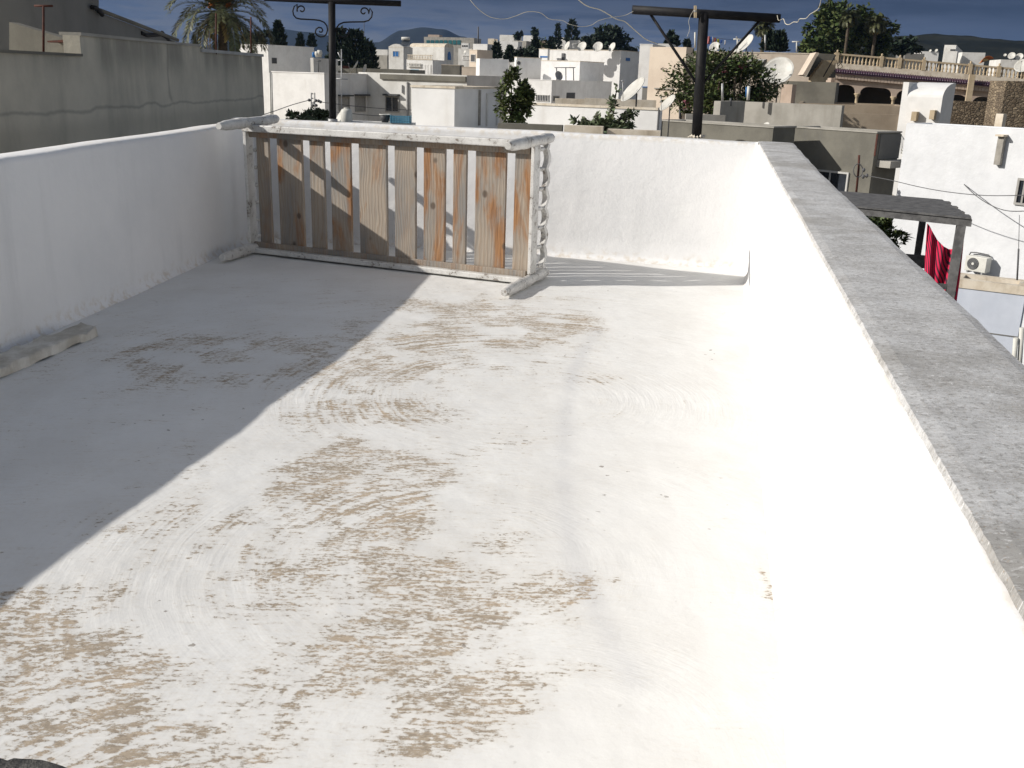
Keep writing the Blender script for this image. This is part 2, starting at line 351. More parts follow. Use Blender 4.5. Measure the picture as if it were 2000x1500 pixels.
def mat_pine():
    """weathered pine plank: long grain, knots, orange resin stain"""
    mt, q, bs = newmat('weathered_pine'); oi = q.n('ShaderNodeObjectInfo').outputs['Random']
    ob = q.n('ShaderNodeTexCoord').outputs['Object']
    off = q.n('ShaderNodeCombineXYZ', i={0: q.m('MULTIPLY', oi, 31), 1: q.m('MULTIPLY', oi, 17), 2: q.m('MULTIPLY', oi, 23)}).outputs[0]
    p = q.vm('ADD', ob, off)
    warp = q.noise(q.vm('MULTIPLY', p, (4.5, 4.5, 1.1)), 1.0, 3, .5)
    gx = q.n('ShaderNodeSeparateXYZ', i={0: p}).outputs
    ph = q.m('ADD', q.m('MULTIPLY', q.m('ADD', gx[0], q.m('MULTIPLY', gx[1], -.4)), 190), q.m('MULTIPLY', warp, 52))
    ring = q.m('MULTIPLY_ADD', q.m('SINE', ph), .5, .5)
    fib = q.noise(q.vm('MULTIPLY', p, (110, 110, 4)), 1.0, 5, .6)
    big = q.noise(q.vm('MULTIPLY', p, (3.2, 3.2, 1.5)), 1.3, 4, .5); st = q.noise(q.vm('MULTIPLY', p, (4.6, 4.6, 1.3)), 1.0, 6, .6, .5)
    c = q.mix(q.ramp(big, .34, .64), (.335, .28, .222), (.215, .203, .187))
    c = q.mix(q.m('MULTIPLY', q.ramp(ring, .6, 1.0), .38), c, (.24, .165, .105))
    c = q.mix(q.m('MULTIPLY', q.ramp(fib, .5, .75), .4), c, (.17, .145, .12))
    c = q.mix(q.m('MULTIPLY', q.ramp(st, .49, .64), q.ramp(q.m('FRACT', q.m('MULTIPLY', oi, 7.31)), -.15, .75)), c, q.mix(q.ramp(fib, .4, .65), (.32, .16, .065), (.19, .09, .04)))
    vo = q.n('ShaderNodeTexVoronoi', i={0: q.vm('MULTIPLY', p, (1, 1, .8)), 'Scale': 4.2})
    c = q.mix(q.m('MULTIPLY', q.ramp(vo.outputs[0], .13, .06), .85), c, (.085, .058, .04))
    q.set(bs.inputs['Base Color'], c); bs.inputs['Roughness'].default_value = .8
    q.set(bs.inputs['Normal'], q.n('ShaderNodeBump', i={'Strength': .35, 'Distance': .004, 'Height': q.m('ADD', ring, fib)}).outputs[0])
    return mt
M['pine'] = mat_pine()
def mat_chipped():
    mt, q, bs = newmat('chipped_white_paint'); pos = q.n('ShaderNodeNewGeometry').outputs['Position']
    n1 = q.noise(pos, 30, 6, .7); n2 = q.noise(pos, 6, 5, .6)
    m_ = q.m('MULTIPLY', q.ramp(n1, .54, .59), q.ramp(n2, .45, .58))
    c = q.mix(q.ramp(n2, .35, .65), (.64, .63, .605), (.50, .49, .465)); n3 = q.noise(pos, 70, 5, .7); c = q.mix(q.m('MULTIPLY', q.ramp(n3, .5, .66), .45), c, (.36, .34, .315)); c = q.mix(m_, c, (.20, .17, .145))
    q.set(bs.inputs['Base Color'], c); bs.inputs['Roughness'].default_value = .5
    q.set(bs.inputs['Normal'], q.n('ShaderNodeBump', i={'Strength': .3, 'Distance': .004, 'Height': q.m('SUBTRACT', q.noise(pos, 40, 4, .5), m_)}).outputs[0])
    return mt
M['chip'] = mat_chipped()
def mat_cloth():
    mt, q, bs = newmat('red_striped_cloth'); ob = q.n('ShaderNodeTexCoord').outputs['UV']
    at_ = q.n('ShaderNodeAttribute', attribute_name='stripe').outputs['Fac']; a2 = q.n('ShaderNodeAttribute', attribute_name='band').outputs['Fac']
    s = q.m('SINE', q.m('MULTIPLY', at_, 62)); f = q.m('MULTIPLY', q.ramp(s, .0, .35), q.ramp(a2, .80, .74))
    q.set(bs.inputs['Base Color'], q.mix(f, (.66, .016, .075), (.06, .014, .03))); bs.inputs['Roughness'].default_value = .9
    return mt
M['cloth'] = mat_cloth()

# ---------------------------------------------------------------- setting: ground, hills, haze
def ground():
    b = MB(); xs = [-9000, -3000, -1000, -300, -100, -30, 0, 30, 100, 300, 1000, 3000, 9000]; ys = [-2000, -300, -60, 0, 30, 60, 120, 250, 500, 1000, 2500, 6000, 12000]
    vs = [(x, y, -7.2) for y in ys for x in xs]; n = len(xs)
    b.add(vs, [(j * n + i, j * n + i + 1, (j + 1) * n + i + 1, (j + 1) * n + i) for j in range(len(ys) - 1) for i in range(n - 1)])
    tag(b.build('ground', M['ground'], origin=(0, 0, -7.2)), kind='structure')
ground()
def hill(ridge, Y, depth, mat, rough, seed, zb=-7.2):
    """a real hill: ridge heights along x, falling away to front and back"""
    pts = [at(x, y, Y) for x, y in ridge]
    xs = [p.x for p in pts]
    def h(x):
        for i in range(len(xs) - 1):
            if xs[i] <= x <= xs[i + 1]:
                t = (x - xs[i]) / (xs[i + 1] - xs[i]); t = t * t * (3 - 2 * t); return pts[i].z * (1 - t) + pts[i + 1].z * t
        return pts[0].z if x < xs[0] else pts[-1].z
    def fn(u, v):
        x = xs[0] + (xs[-1] - xs[0]) * u; k = math.sin(math.pi * v) ** .8
        z = (h(x) - zb) * k + zb - 1 + rough * k * mn.fractal(V((x / (depth * .3), v * 4, seed)), 1, 2, 5)
        return V((x, Y + (v - .5) * depth, z))
    return tag(MB().grid(fn, 120, 24).build('hill', mat), kind='structure')
hill([(300, 118), (420, 96), (500, 62), (545, 55), (600, 62), (680, 78), (760, 95), (860, 120)], 2600, 900, M['hill_far'], 6, 1)
hill([(650, 125), (700, 104), (745, 82), (790, 60), (830, 55), (870, 58), (905, 72), (950, 96), (1010, 120)], 2300, 800, M['hill_far'], 5, 5)
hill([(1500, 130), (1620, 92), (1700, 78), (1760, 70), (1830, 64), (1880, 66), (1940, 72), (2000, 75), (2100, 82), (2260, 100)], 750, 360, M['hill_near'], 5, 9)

# ---------------------------------------------------------------- the terrace
LW = lambda y: -2.574 + .088 * (y - 8.54)          # inner face of the left parapet
RW = lambda y: .325 + .197 * y                      # inner face of the right parapet
BW = lambda x: 8.952 - .204 * (x - .292)            # inner face of the far parapet
def wob(p, a=.006, f=2.0): return V((mn.noise(p * f), mn.noise(p * f + V((9, 2, 1))), mn.noise(p * f + V((3, 7, 5))))) * a
def sweep(path, prof, nseg, amp=.006, fine=0):
    """profile [(outward, z or fn)] swept along a plan line [(x,y), ...] with outward normals"""
    b = MB(); m_ = len(prof)
    for i in range(nseg + 1):
        t = i / nseg * (len(path) - 1); k = min(int(t), len(path) - 2); t -= k
        p = V(path[k][:2]).lerp(V(path[k + 1][:2]), t); zt = path[k][2] * (1 - t) + path[k + 1][2] * t
        d = (V(path[k + 1][:2]) - V(path[k][:2])).normalized(); n = V((d.y, -d.x))
        for (o, z) in prof:
            q = V((p.x + n.x * o, p.y + n.y * o, z if z < .9 else zt + z - 1.07)); q += wob(q, amp)
            if fine: q += wob(q, fine, 14)
            b.v.append(q)
    for i in range(nseg):
        for j in range(m_ - 1):
            b.f.append([i * m_ + j, i * m_ + j + 1, (i + 1) * m_ + j + 1, (i + 1) * m_ + j]); b.sm.append(True)
    b.f.append(list(range(m_))); b.sm.append(False); b.f.append([nseg * m_ + j for j in range(m_)][::-1]); b.sm.append(False)
    return b
def wprof(th, foot=.03):
    return [(-foot, -.3), (-foot, .0), (-foot * .4, .015), (0, .05), (0, .2), (0, .4), (0, .6), (0, 1.035), (.006, 1.056), (.022, 1.068), (.06, 1.07), (th - .03, 1.07), (th - .008, 1.062), (th, 1.04), (th, .5), (th, -3), (th, -7.3)]
# left parapet: unseen near part of its top is lowered to shape the floor shadow's edge
lp = [(LW(-1.2), -1.2, .72), (LW(2.5), 2.5, .872), (LW(4.0), 4.0, .955), (LW(5.6), 5.6, 1.04), (LW(9.75), 9.75, 1.082)]
lp = lp[::-1]
o = sweep(lp, wprof(.21), 120).build('parapet_wall', M['parapet']); tag(o, 'low white terrace wall on the left, its inner face in shade', 'wall')
bp = [(-2.46 - .25, BW(-2.71), 1.105), (.3, BW(.3), 1.097), (2.02, BW(2.02), 1.078)]
o = sweep(bp[::-1], wprof(.2), 120).build('parapet_wall', M['parapet']); tag(o, 'white terrace wall at the far end carrying two black iron posts', 'wall')
rp = [(RW(-1.2), -1.2, 1.062), (RW(4), 4, 1.064), (RW(8.62), 8.62, 1.066)]
rt = thing('parapet_wall', 'bright white terrace wall on the right with a bare grey cement top', 'wall', (RW(4) + .12, 4, 0))
sweep(rp, [(o_, z) for o_, z in wprof(.25) if o_ != .022 and z != 1.056][:8] + [(.0, 1.062), (.006, 1.0685)] + [(o_, z) for o_, z in wprof(.25) if o_ > .03], 160).build('wall', M['parapet'], rt)
cpz = []
def coping():
    b = MB(); ns = 900; path = [V((RW(-1.2), -1.2)), V((RW(8.88), 8.88))]; d = (path[1] - path[0]).normalized(); n = V((d.y, -d.x))
    offs = [0, .003, .03, .06, .1, .15, .2, .24, .264, .27, .27]
    for i in range(ns + 1):
        t = i / ns; p = path[0].lerp(path[1], t); e = .007 + .0022 * mn.fractal(V((t * 260, 1, 2)), 1, 2, 3) + .003 * mn.noise(V((t * 9, 5, 1)))
        wd = 1.0 + .16 * max(0, (t - .7) / .3)
        for k, of in enumerate(offs):
            oo = e + (of * wd) * (1 - e / .27) if of < .262 else of * wd + .008 * mn.noise(V((t * 22, 4, 4)))
            z = (1.064, 1.0745, 1.077, 1.077, 1.077, 1.0765, 1.076, 1.075, 1.071, 1.05, 1.0)[k]
            q = V((p.x + n.x * oo, p.y + n.y * oo, z)); q.z += .0022 * mn.fractal(q * 7, 1, 2, 3) if 1 < k < 9 else 0; b.v.append(q)
    m_ = len(offs)
    for i in range(ns):
        for j in range(m_ - 1): b.f.append([i * m_ + j, i * m_ + j + 1, (i + 1) * m_ + j + 1, (i + 1) * m_ + j]); b.sm.append(False)
    b.f.append([ns * m_ + j for j in range(m_)][::-1]); b.sm.append(False); b.f.append([j for j in range(m_)]); b.sm.append(False)
    o = b.build('coping', M['coping'], rt); tag(o, 'rough grey cement top of the right wall')
coping()

WEAR = [(760, 860, 210, 190, .20), (880, 1240, 280, 150, .22), (420, 690, 260, 45, .36), (130, 1340, 220, 120, .36), (820, 660, 210, 60, .22), (620, 1040, 200, 80, .16), (940, 622, 120, 34, .95), (850, 598, 55, 18, .6), (1060, 640, 70, 20, .55), (1130, 632, 40, 10, .4), (690, 700, 100, 25, .5), (790, 725, 80, 22, .45), (660, 730, 60, 14, .5), (500, 675, 70, 14, .55), (620, 665, 55, 12, .55),
        (350, 680, 90, 18, .3), (250, 720, 90, 20, .32), (400, 730, 80, 16, .35), (720, 790, 80, 26, .62), (640, 812, 45, 12, .5), (735, 870, 70, 26, .55), (720, 945, 120, 45, .9), (610, 930, 70, 28, .65), (830, 950, 70, 40, .55),
        (710, 990, 55, 36, .95), (765, 1032, 80, 22, .6), (850, 1085, 90, 30, .6), (900, 1160, 150, 55, .85), (800, 1195, 100, 40, .75), (1050, 1150, 80, 26, .65), (990, 1205, 110, 40, .6), (1180, 1130, 60, 14, .4), (700, 1330, 55, 34, .85),
        (730, 1285, 60, 25, .65), (900, 1325, 130, 50, .65), (640, 1360, 70, 30, .5), (1090, 1330, 90, 40, .45), (1000, 1380, 120, 50, .55), (860, 1410, 90, 40, .5), (760, 1450, 120, 40, .5), (140, 1225, 130, 50, 1.05), (60, 1290, 90, 60, .95), (210, 1290, 80, 40, .75),
        (60, 1370, 100, 50, .8), (180, 1400, 90, 40, .6), (260, 1395, 60, 22, .75), (350, 1450, 100, 26, .95), (300, 1480, 80, 24, .8), (450, 1470, 60, 18, .7), (540, 1430, 70, 30, .55), (560, 1300, 60, 40, .4), (1200, 1400, 80, 50, .25), (480, 1100, 120, 40, .25), (560, 1010, 100, 30, .25),
        (20, 1160, 60, 22, 1.0), (600, 1120, 120, 40, .2), (330, 1000, 120, 40, .18), (1507, 1160, 16, 90, .85), (1538, 1390, 18, 90, .95), (1140, 640, 40, 8, .35), (1200, 740, 60, 10, .2), (960, 560, 60, 8, .3)]
def terrace_floor():
    P = []
    for x, y, rx, ry, s in WEAR:
        c = onz(x, y, 0); a = onz(x + rx, y, 0); t, u = onz(x, y - ry, 0), onz(x, y + ry, 0)
        P.append((c.x, c.y, abs(a.x - c.x), (t.y - u.y) / 2, s))
    line = [onz(x, y, 0) for x, y in ((1165, 640), (1120, 720), (1105, 800), (1100, 900), (1105, 1000), (1125, 1100), (1180, 1220), (1240, 1330))]
    nx, ny = 190, 430; y0, y1 = -1.2, 9.55
    def fn(u, v):
        y = y0 + (y1 - y0) * v; a, bb = LW(y) - .12, RW(y) + .12; x = a + (bb - a) * u
        return V((x, y, .010 * mn.fractal(V((x * .9, y * .9, 3)), 1, 2, 3) + .0022 * mn.fractal(V((x * 9, y * 9, 1)), 1, 2, 3) - .004))
    b = MB().grid(fn, nx, ny); o = b.build('terrace_floor', M['floor'], origin=(0, 0, 0))
    wa = o.data.attributes.new('wear', 'FLOAT', 'POINT'); da = o.data.attributes.new('damp', 'FLOAT', 'POINT'); wv = []; dv = []
    for q in b.v:
        nz = mn.fractal(V((q.x * 3.4, q.y * 3.0, 8)), .8, 2.1, 6); s = .40 + .22 * nz; s -= .32 * max(0, min(1, (q.x - (RW(q.y) - 1.05)) / .35))
        s -= .18 * max(0, min(1, (q.y - 7.2) / .6))
        for cx, cy, rx, ry, k in P:
            d2 = ((q.x - cx) / rx) ** 2 + ((q.y - cy) / ry) ** 2
            if d2 < 9: s += k * .66 * math.exp(-d2 * .62) * (1 + 1.5 * nz)
        wv.append(max(0, min(1.0, s))); d = 0
        for i in range(len(line) - 1):
            A, B = line[i].xy, line[i + 1].xy; t = max(0, min(1, (q.xy - A).dot(B - A) / (B - A).length_squared)); d = max(d, math.exp(-((q.xy - A.lerp(B, t)).length / .045) ** 2))
        dv.append(d * (.6 + .4 * nz))
    wa.data.foreach_set('value', wv); da.data.foreach_set('value', dv)
    tag(o, kind='structure')
terrace_floor()

def slab(name, label, cat, c4, h, mat, jit=.012, nx=24, nyy=6, zt=None):
    """rough-edged slab over plan corners c4 (front-left, front-right, back-right, back-left)"""
    b = MB(); A, B, C, D = [V((*q, 0)) for q in c4]
    def fn(u, v):
        # v: bottom front -> top front -> top back -> bottom back
        k = v * 4
        if k <= 1: p = A.lerp(B, u); z = k * h
        elif k <= 3: p = A.lerp(B, u).lerp(D.lerp(C, u), (k - 1) / 2); z = h
        else: p = D.lerp(C, u); z = (4 - k) * h
        p = V((p.x, p.y, z)); p += wob(p, jit, 7) + wob(p, jit * .5, 25); p.z = max(p.z, -.01); return p
    b.grid(fn, nx, 16)
    row = [[j * (nx + 1) + i for j in range(17)] for i in (0, nx)]
    b.f.append(row[0]); b.sm.append(False); b.f.append(row[1][::-1]); b.sm.append(False)
    return tag(b.build(name, mat), label, cat)
M['slabstone'] = mk('chalky_stone_slab', (.66, .64, .59), (.46, .43, .37), 5, bump=.6, bscale=25, streak=.4, sc=(.3, .25, .19))
slab('stone_slab', 'long rough white stone slab lying along the foot of the left wall', 'slab', [(-2.72, 4.2), (-2.492, 5.70), (-2.64, 5.83), (-2.90, 4.25)], .052, M['slabstone'], .02, 40)
M['darkcem'] = mk('dark_rough_cement', (.17, .165, .15), (.10, .098, .09), 9, bump=1.0, bscale=45)
slab('cement_step', 'rough dark grey cement edge in the near left corner of the floor', 'step', [(-1.55, .9), (-.86, .9), (-.93, 1.865), (-1.62, 1.955)], .03, M['darkcem'], .02, 30)

# ---------------------------------------------------------------- bed frame standing on its side
BA = V((-2.353, 8.623, 0)); BU = V((.919, -.393, 0)).normalized(); BV = V((-BU.y, BU.x, 0))
bed = thing('bed_frame', 'old slatted wooden bed frame with turned posts tipped up on its long side', 'bed frame', BA + BU * 1.3)
fr = (BA, BU, BV)
TOPZ = 1.115
for s0, s1 in ((.075, .20), (.285, .535), (.615, .755), (.825, 1.018), (1.10, 1.362), (1.436, 1.628), (1.70, 1.892), (1.966, 2.082), (2.158, 2.418), (2.492, 2.632)):
    b = MB(); d = random.uniform(-.006, .006); b.box(s0, s1, .085 + d, .115 + d, .06, TOPZ - .05, fr)
    ob = b.build('slat', M['pine'], bed, bevel=.004)
    # own origin so the grain differs
    c = BA + BU * ((s0 + s1) / 2) + BV * .1; c.z = random.uniform(.3, .7); sh = c - LOC[bed.name]; ob.data.transform(Matrix.Translation(-sh)); ob.location = sh
b = MB(); b.box(.0, 2.62, -.01, .05, TOPZ - .072, TOPZ - .015, fr); b.box(.0, 2.62, .05, .20, TOPZ - .07, TOPZ - .03, fr); b.build('side_rail', M['chip'], bed, bevel=.008)
b = MB(); b.box(.0, 2.60, -.01, .05, .012, .056, fr); b.box(.0, 2.60, .05, .20, .012, .05, fr); b.build('side_rail', M['chip'], bed, bevel=.008)
b = MB(); b.box(.02, 2.62, .055, .084, .05, .10, fr); b.build('slat_ledger', M['pine'], bed, bevel=.004)
b = MB(); b.box(.02, 2.62, .055, .084, TOPZ - .12, TOPZ - .075, fr); b.build('slat_ledger', M['pine'], bed, bevel=.004)
PROF = [(0, .031), (.015, .037), (.05, .040), (.1, .050), (.2, .053), (.30, .050), (.315, .056), (.34, .058), (.365, .056), (.372, .043), (.38, .056), (.40, .057), (.41, .044), (.43, .05), (.60, .050), (.76, .047), (.775, .055), (.80, .057), (.812, .043), (.825, .055), (.86, .056), (.872, .042), (.93, .050), (.97, .046), (1, .030)]
def post(p0, p1): MB().lathe(p0, p1, [(t_, r_ * .80) for t_, r_ in PROF], 20).build('bed_post', M['chip'], bed)
def S(s, v, z): return BA + BU * s + BV * v + V((0, 0, z))
post(S(2.70, -.53, .046), S(2.655, .42, .046)); post(S(2.70, -.53, 1.088), S(2.655, .42, 1.103))
lq = V((.25, .968, 0))
post(V((-2.44, 8.12, .046)), V((-2.44, 8.12, .046)) + lq * .95); post(V((-2.405, 8.13, 1.105)), V((-2.405, 8.13, 1.135)) + lq * .98)
def endboard(fr2, x, sgn):
    b = MB(); b.box(x - .014, x + .014, -.005, .115, .09, 1.06, fr2); b.build('end_board', M['chip'], bed, bevel=.004)
    o_, ex, ey = fr2; nw = 7; zs = [.13 + (1.03 - .13) * k / (nw - 1) for k in range(nw)]
    pts = lambda v, z: o_ + ex * x + ey * v + V((0, 0, z))
    b = MB()
    for k in range(nw):
        MB().lathe(pts(.11, zs[k]), pts(.235, zs[k]), [(0, .010), (.3, .013), (.5, .018), (.7, .013), (1, .012)], 10).build('spindle', M['chip'], bed)
    n = 84; ring = []
    for i in range(n + 1):
        z = .10 + .96 * i / n; ph = (z - zs[0]) / (zs[1] - zs[0]); wv_ = abs(math.sin(math.pi * ph)); ring.append((z, .225 + .0 * wv_, .262 + .052 * wv_))
    for (z, a, c) in ring:
        for u_, v_ in ((-.02, a + .045 * (1 if False else abs(math.sin(math.pi * (z - zs[0]) / (zs[1] - zs[0]))))), (.02, a + .045 * abs(math.sin(math.pi * (z - zs[0]) / (zs[1] - zs[0])))), (.02, c + .01), (-.02, c + .01)):
            b.v.append(o_ + ex * (x + u_) + ey * v_ + V((0, 0, z)))
    for i in range(n):
        for j in range(4): b.f.append([i * 4 + j, i * 4 + (j + 1) % 4, (i + 1) * 4 + (j + 1) % 4, (i + 1) * 4 + j]); b.sm.append(False)
    b.f.append([3, 2, 1, 0]); b.sm.append(False); b.f.append([n * 4 + j for j in range(4)]); b.sm.append(False)
    b.build('scalloped_rail', M['chip'], bed)
endboard((BA, BU, BV), 2.675, 1)
endboard((BA, V((.968, -.25, 0)), V((.25, .968, 0))), .02, -1)

# ---------------------------------------------------------------- iron clothes-line posts
def spiral(c, r0, r1, a0, turns, n=26): return [(c[0] + (r0 + (r1 - r0) * i / n) * math.cos(a0 + turns * 2 * math.pi * i / n), c[1] + (r0 + (r1 - r0) * i / n) * math.sin(a0 + turns * 2 * math.pi * i / n)) for i in range(n + 1)]
YL = 9.46
t1 = thing('clothesline_post', 'black iron post with scrolled brackets under its crossbar on the far wall', 'post', at(650, 238, YL))
pb = at(650, 240, YL); pt = at(648, 4, YL)
MB().tube([pb, pt], px(6.6, YL), 16).build('pole', M['black_iron'], t1)
MB().tube([at(516, -4, YL), at(648, 2, YL), at(783, 7, YL)], px(5.2, YL), 16).build('crossbar', M['black_iron'], t1)
zc = lambda q: (330 + q[0] / 4.255, q[1] / 4.255)
right = spiral((1620, 98), 10, 42, 0.4, 1.0, 20) + [(1672, 68), (1690, 100), (1685, 140), (1660, 170), (1620, 181), (1560, 182), (1500, 183), (1450, 187), (1415, 202), (1395, 228), (1390, 255), (1398, 285), (1420, 303)] + [(1448, 310), (1478, 300), (1493, 275), (1490, 250), (1470, 236), (1448, 240), (1438, 258), (1445, 275), (1460, 276), (1466, 265)]
left = [(1096, 78), (1106, 72), (1116, 82), (1112, 97), (1095, 101), (1080, 88), (1080, 66), (1096, 48)]
left = spiral((1102, 80), 10, 40, 2.7, -1.0, 20) + [(1064, 34), (1040, 55), (1029, 92), (1036, 126), (1058, 150), (1092, 158), (1150, 161), (1210, 164), (1255, 170), (1290, 186), (1312, 214), (1318, 248), (1308, 282), (1288, 302)] + [(1258, 306), (1230, 294), (1217, 268), (1222, 242), (1244, 227), (1268, 232), (1278, 250), (1270, 267), (1254, 267), (1250, 256)]
for q in (left, right):
    MB().tube([at(*zc(p), YL) for p in q], px(1.35, YL), 8).build('scroll', M['black_iron'], t1)
MB().tube([at(650, 232, YL), at(650, 241, YL)], px(9, YL), 14).build('base_collar', M['galv'], t1)
YR = 9.0
t2 = thing('clothesline_post', 'black iron post with two straight braces under its tilted crossbar on the far wall', 'post', at(1360, 268, YR))
MB().tube([at(1360, 270, YR), at(1375, 26, YR)], px(9.3, YR), 18).build('pole', M['black_iron'], t2)
MB().tube([at(1235, 19, YR), at(1523, 36, YR)], px(7.8, YR), 18).build('crossbar', M['black_iron'], t2)
MB().tube([at(1270, 27, YR), at(1364, 168, YR)], px(2.6, YR), 8).build('brace', M['black_iron'], t2)
MB().tube([at(1484, 40, YR), at(1371, 166, YR)], px(2.4, YR), 8).build('brace', M['black_iron'], t2)
b = MB()
for k in range(14):
    a = k / 14 * 6.283; r = random.uniform(10, 19); q = at(1359 + math.cos(a) * r * .8, 267 + random.uniform(-2, 1.5), YR + math.sin(a) * .06); b.add([q + V((sx_ * random.uniform(.01, .025), sy_ * .02, sz_ * random.uniform(.006, .02))) for sx_, sy_, sz_ in ((1, 0, 0), (-1, 0, 0), (0, 1, 0), (0, -1, 0), (0, 0, 1), (0, 0, -1))], [(0, 2, 4), (2, 1, 4), (1, 3, 4), (3, 0, 4), (2, 0, 5), (1, 2, 5), (3, 1, 5), (0, 3, 5)])
b.build('mortar_base', M['cream'], t2)
pg = thing('clothes_peg', 'small wooden clothes peg clipped on the crossbar beside the braced post', 'clothes peg', at(1358, 22, YR - .05))
for dx_ in (-.006, .006):
    MB().hexa([at(1358, y_, YR - .05) + V((dx_ + a_, b_, 0)) for y_ in (35, 11) for a_, b_ in ((-.005, -.006), (.005, -.006), (.005, .006), (-.005, .006))]).build('peg_leg', M['pegwood'], pg)
MB().tube([at(1355, 22, YR - .05), at(1361, 22, YR - .05)], .009, 8).build('spring', M['galv'], pg)
def cord(name, label, cat, pts, r, mat, n=6, sag=0):
    """a round cord through (x, y, Y) points, smoothed"""
    P = [at(*p) for p in pts]; out = []
    for i in range(len(P) - 1):
        p0, p1, p2, p3 = P[max(i - 1, 0)], P[i], P[i + 1], P[min(i + 2, len(P) - 1)]
        for k in range(n):
            t = k / n; out.append(.5 * ((2 * p1) + (p2 - p0) * t + (2 * p0 - 5 * p1 + 4 * p2 - p3) * t * t + (3 * p1 - p0 - 3 * p2 + p3) * t ** 3))
    out.append(P[-1]); return tag(MB().tube(out, r, 6).build(name, mat), label, cat)
cord('clothesline', 'slack pale cord dipping in waves to the left end of the braced crossbar', 'cord', [(905, -18, 7.2), (925, 8, 7.4), (942, 24, 7.5), (960, 34, 7.6), (985, 37, 7.7), (1005, 32, 7.8), (1030, 23, 7.9), (1055, 25, 8), (1073, 37, 8.1), (1098, 40, 8.2), (1112, 47, 8.3), (1135, 52, 8.4), (1155, 49, 8.5), (1170, 40, 8.6), (1195, 34, 8.75), (1220, 30, 8.9), (1237, 22, 8.95)], .0022, M['string'])
cord('clothesline', 'thick pale cord falling steeply across the sky left of the braced post', 'cord', [(1115, -15, 7.5), (1135, 4, 7.6), (1150, 13, 7.7), (1172, 19, 7.8), (1190, 29, 7.9), (1203, 37, 8), (1220, 42, 8.1), (1232, 52, 8.2), (1248, 66, 8.3), (1262, 77, 8.4), (1285, 86, 8.6)], .0038, M['string'])
cord('clothesline', 'kinked pale cord tied to the right end of the braced crossbar', 'cord', [(1518, 30, 8.92), (1521, 40, 8.9), (1530, 37, 8.9), (1534, 46, 8.85), (1541, 48, 8.8), (1550, 43, 8.75), (1558, 43, 8.7), (1562, 37, 8.65), (1574, 36, 8.6), (1582, 28, 8.5), (1592, 22, 8.4), (1600, 14, 8.3), (1605, -8, 8.2)], .003, M['string'])
cord('clothesline', 'thin loose thread hanging from the peg on the braced crossbar', 'cord', [(1356, 18, 8.93), (1350, 28, 8.93), (1345, 42, 8.93), (1347, 56, 8.93), (1342, 72, 8.93)], .0016, M['string'])
# ================================================================ the town
def axes(a): a = R_(a); return V((math.cos(a), -math.sin(a), 0)), V((math.sin(a), math.cos(a), 0))
class Bd: pass
def block(label, xl, xc, xr, ytop, Y, a, mat, zb=-7.2, cop='cream', name='house', cat='house', group=None, dep=None, par=.35, ct=.06, wall='wall'):
    """flat-roofed house: near corner at photo column xc, front running left to xl, side running back to xr"""
    B = Bd(); B.P = P = at(xc, ytop, Y); B.ex, B.ey = axes(a); B.w = -solve(P, B.ex, xl); B.d = dep or solve(P, B.ey, xr); B.d = B.d if 0 < B.d < 40 else 6.0; B.zt = P.z; B.zb = zb
    B.fr = (P, B.ex, B.ey); c = P - B.ex * B.w / 2 + B.ey * B.d / 2
    B.o = thing(name, label, cat, (c.x, c.y, zb), group)
    b = MB(); t = .18; zt = B.zt - (ct if cop else 0); w, d = B.w, B.d
    if min(w, d) < .8: b.box(-w, 0, 0, d, zb, zt, B.fr)
    else:
        b.box(-w, 0, 0, d, zb, zt - par, B.fr)
        b.box(-w, 0, 0, t, zt - par, zt, B.fr); b.box(-w, 0, d - t, d, zt - par, zt, B.fr)
        b.box(-w, -w + t, t, d - t, zt - par, zt, B.fr); b.box(-t, 0, t, d - t, zt - par, zt, B.fr)
    B.wall = b.build(wall, M[mat], B.o)
    if cop:
        b = MB(); p = .03; tt = min(t + p, w / 2, d / 2)
        b.box(-w - p, p, -p, tt, zt, B.zt, B.fr); b.box(-w - p, p, d - tt, d + p, zt, B.zt, B.fr); b.box(-w - p, -w + tt, tt, d - tt, zt, B.zt, B.fr); b.box(-tt, p, tt, d - tt, zt, B.zt, B.fr)
        b.build('coping', M[cop], B.o)
    return B
def frect(B, face, x0, y0, x1, y1):
    """photo rectangle -> extent on a face: (s0, s1, z0, z1)"""
    n, e = (B.ey, B.ex) if face == 'f' else (B.ex, B.ey); xm, ym = (x0 + x1) / 2, (y0 + y1) / 2
    q = lambda x, y: onpl(x, y, B.P, n)
    a, b_ = (q(x0, ym) - B.P).dot(e), (q(x1, ym) - B.P).dot(e); return a, b_, q(xm, y1).z, q(xm, y0).z
def fbox(mb, B, face, r, d0, d1, g_=0):
    s0, s1, z0, z1 = r; s0 -= g_; s1 += g_; z0 -= g_; z1 += g_
    if face == 'f': mb.box(s0, s1, -d1, -d0, z0, z1, B.fr)
    else: mb.box(d0, d1, s0, s1, z0, z1, B.fr)
    return mb
def window(B, face, x0, y0, x1, y1, fmat='frame', pane='glass', name='window', fw=.07, bars=0):
    s0, s1, z0, z1 = r = frect(B, face, x0, y0, x1, y1); b = MB()
    for q in ((s0, s1, z1 - fw, z1), (s0, s1, z0, z0 + fw), (s0, s0 + fw, z0 + fw, z1 - fw), (s1 - fw, s1, z0 + fw, z1 - fw)): fbox(b, B, face, q, .003, .06)
    for k in range(bars):
        c = s0 + (s1 - s0) * (k + 1) / (bars + 1); fbox(b, B, face, (c - .025, c + .025, z0 + fw, z1 - fw), .02, .05)
    o = b.build(name, M[fmat], B.o); fbox(MB(), B, face, (s0 + fw, s1 - fw, z0 + fw, z1 - fw), .003, .014).build('pane', M[pane], o); return o
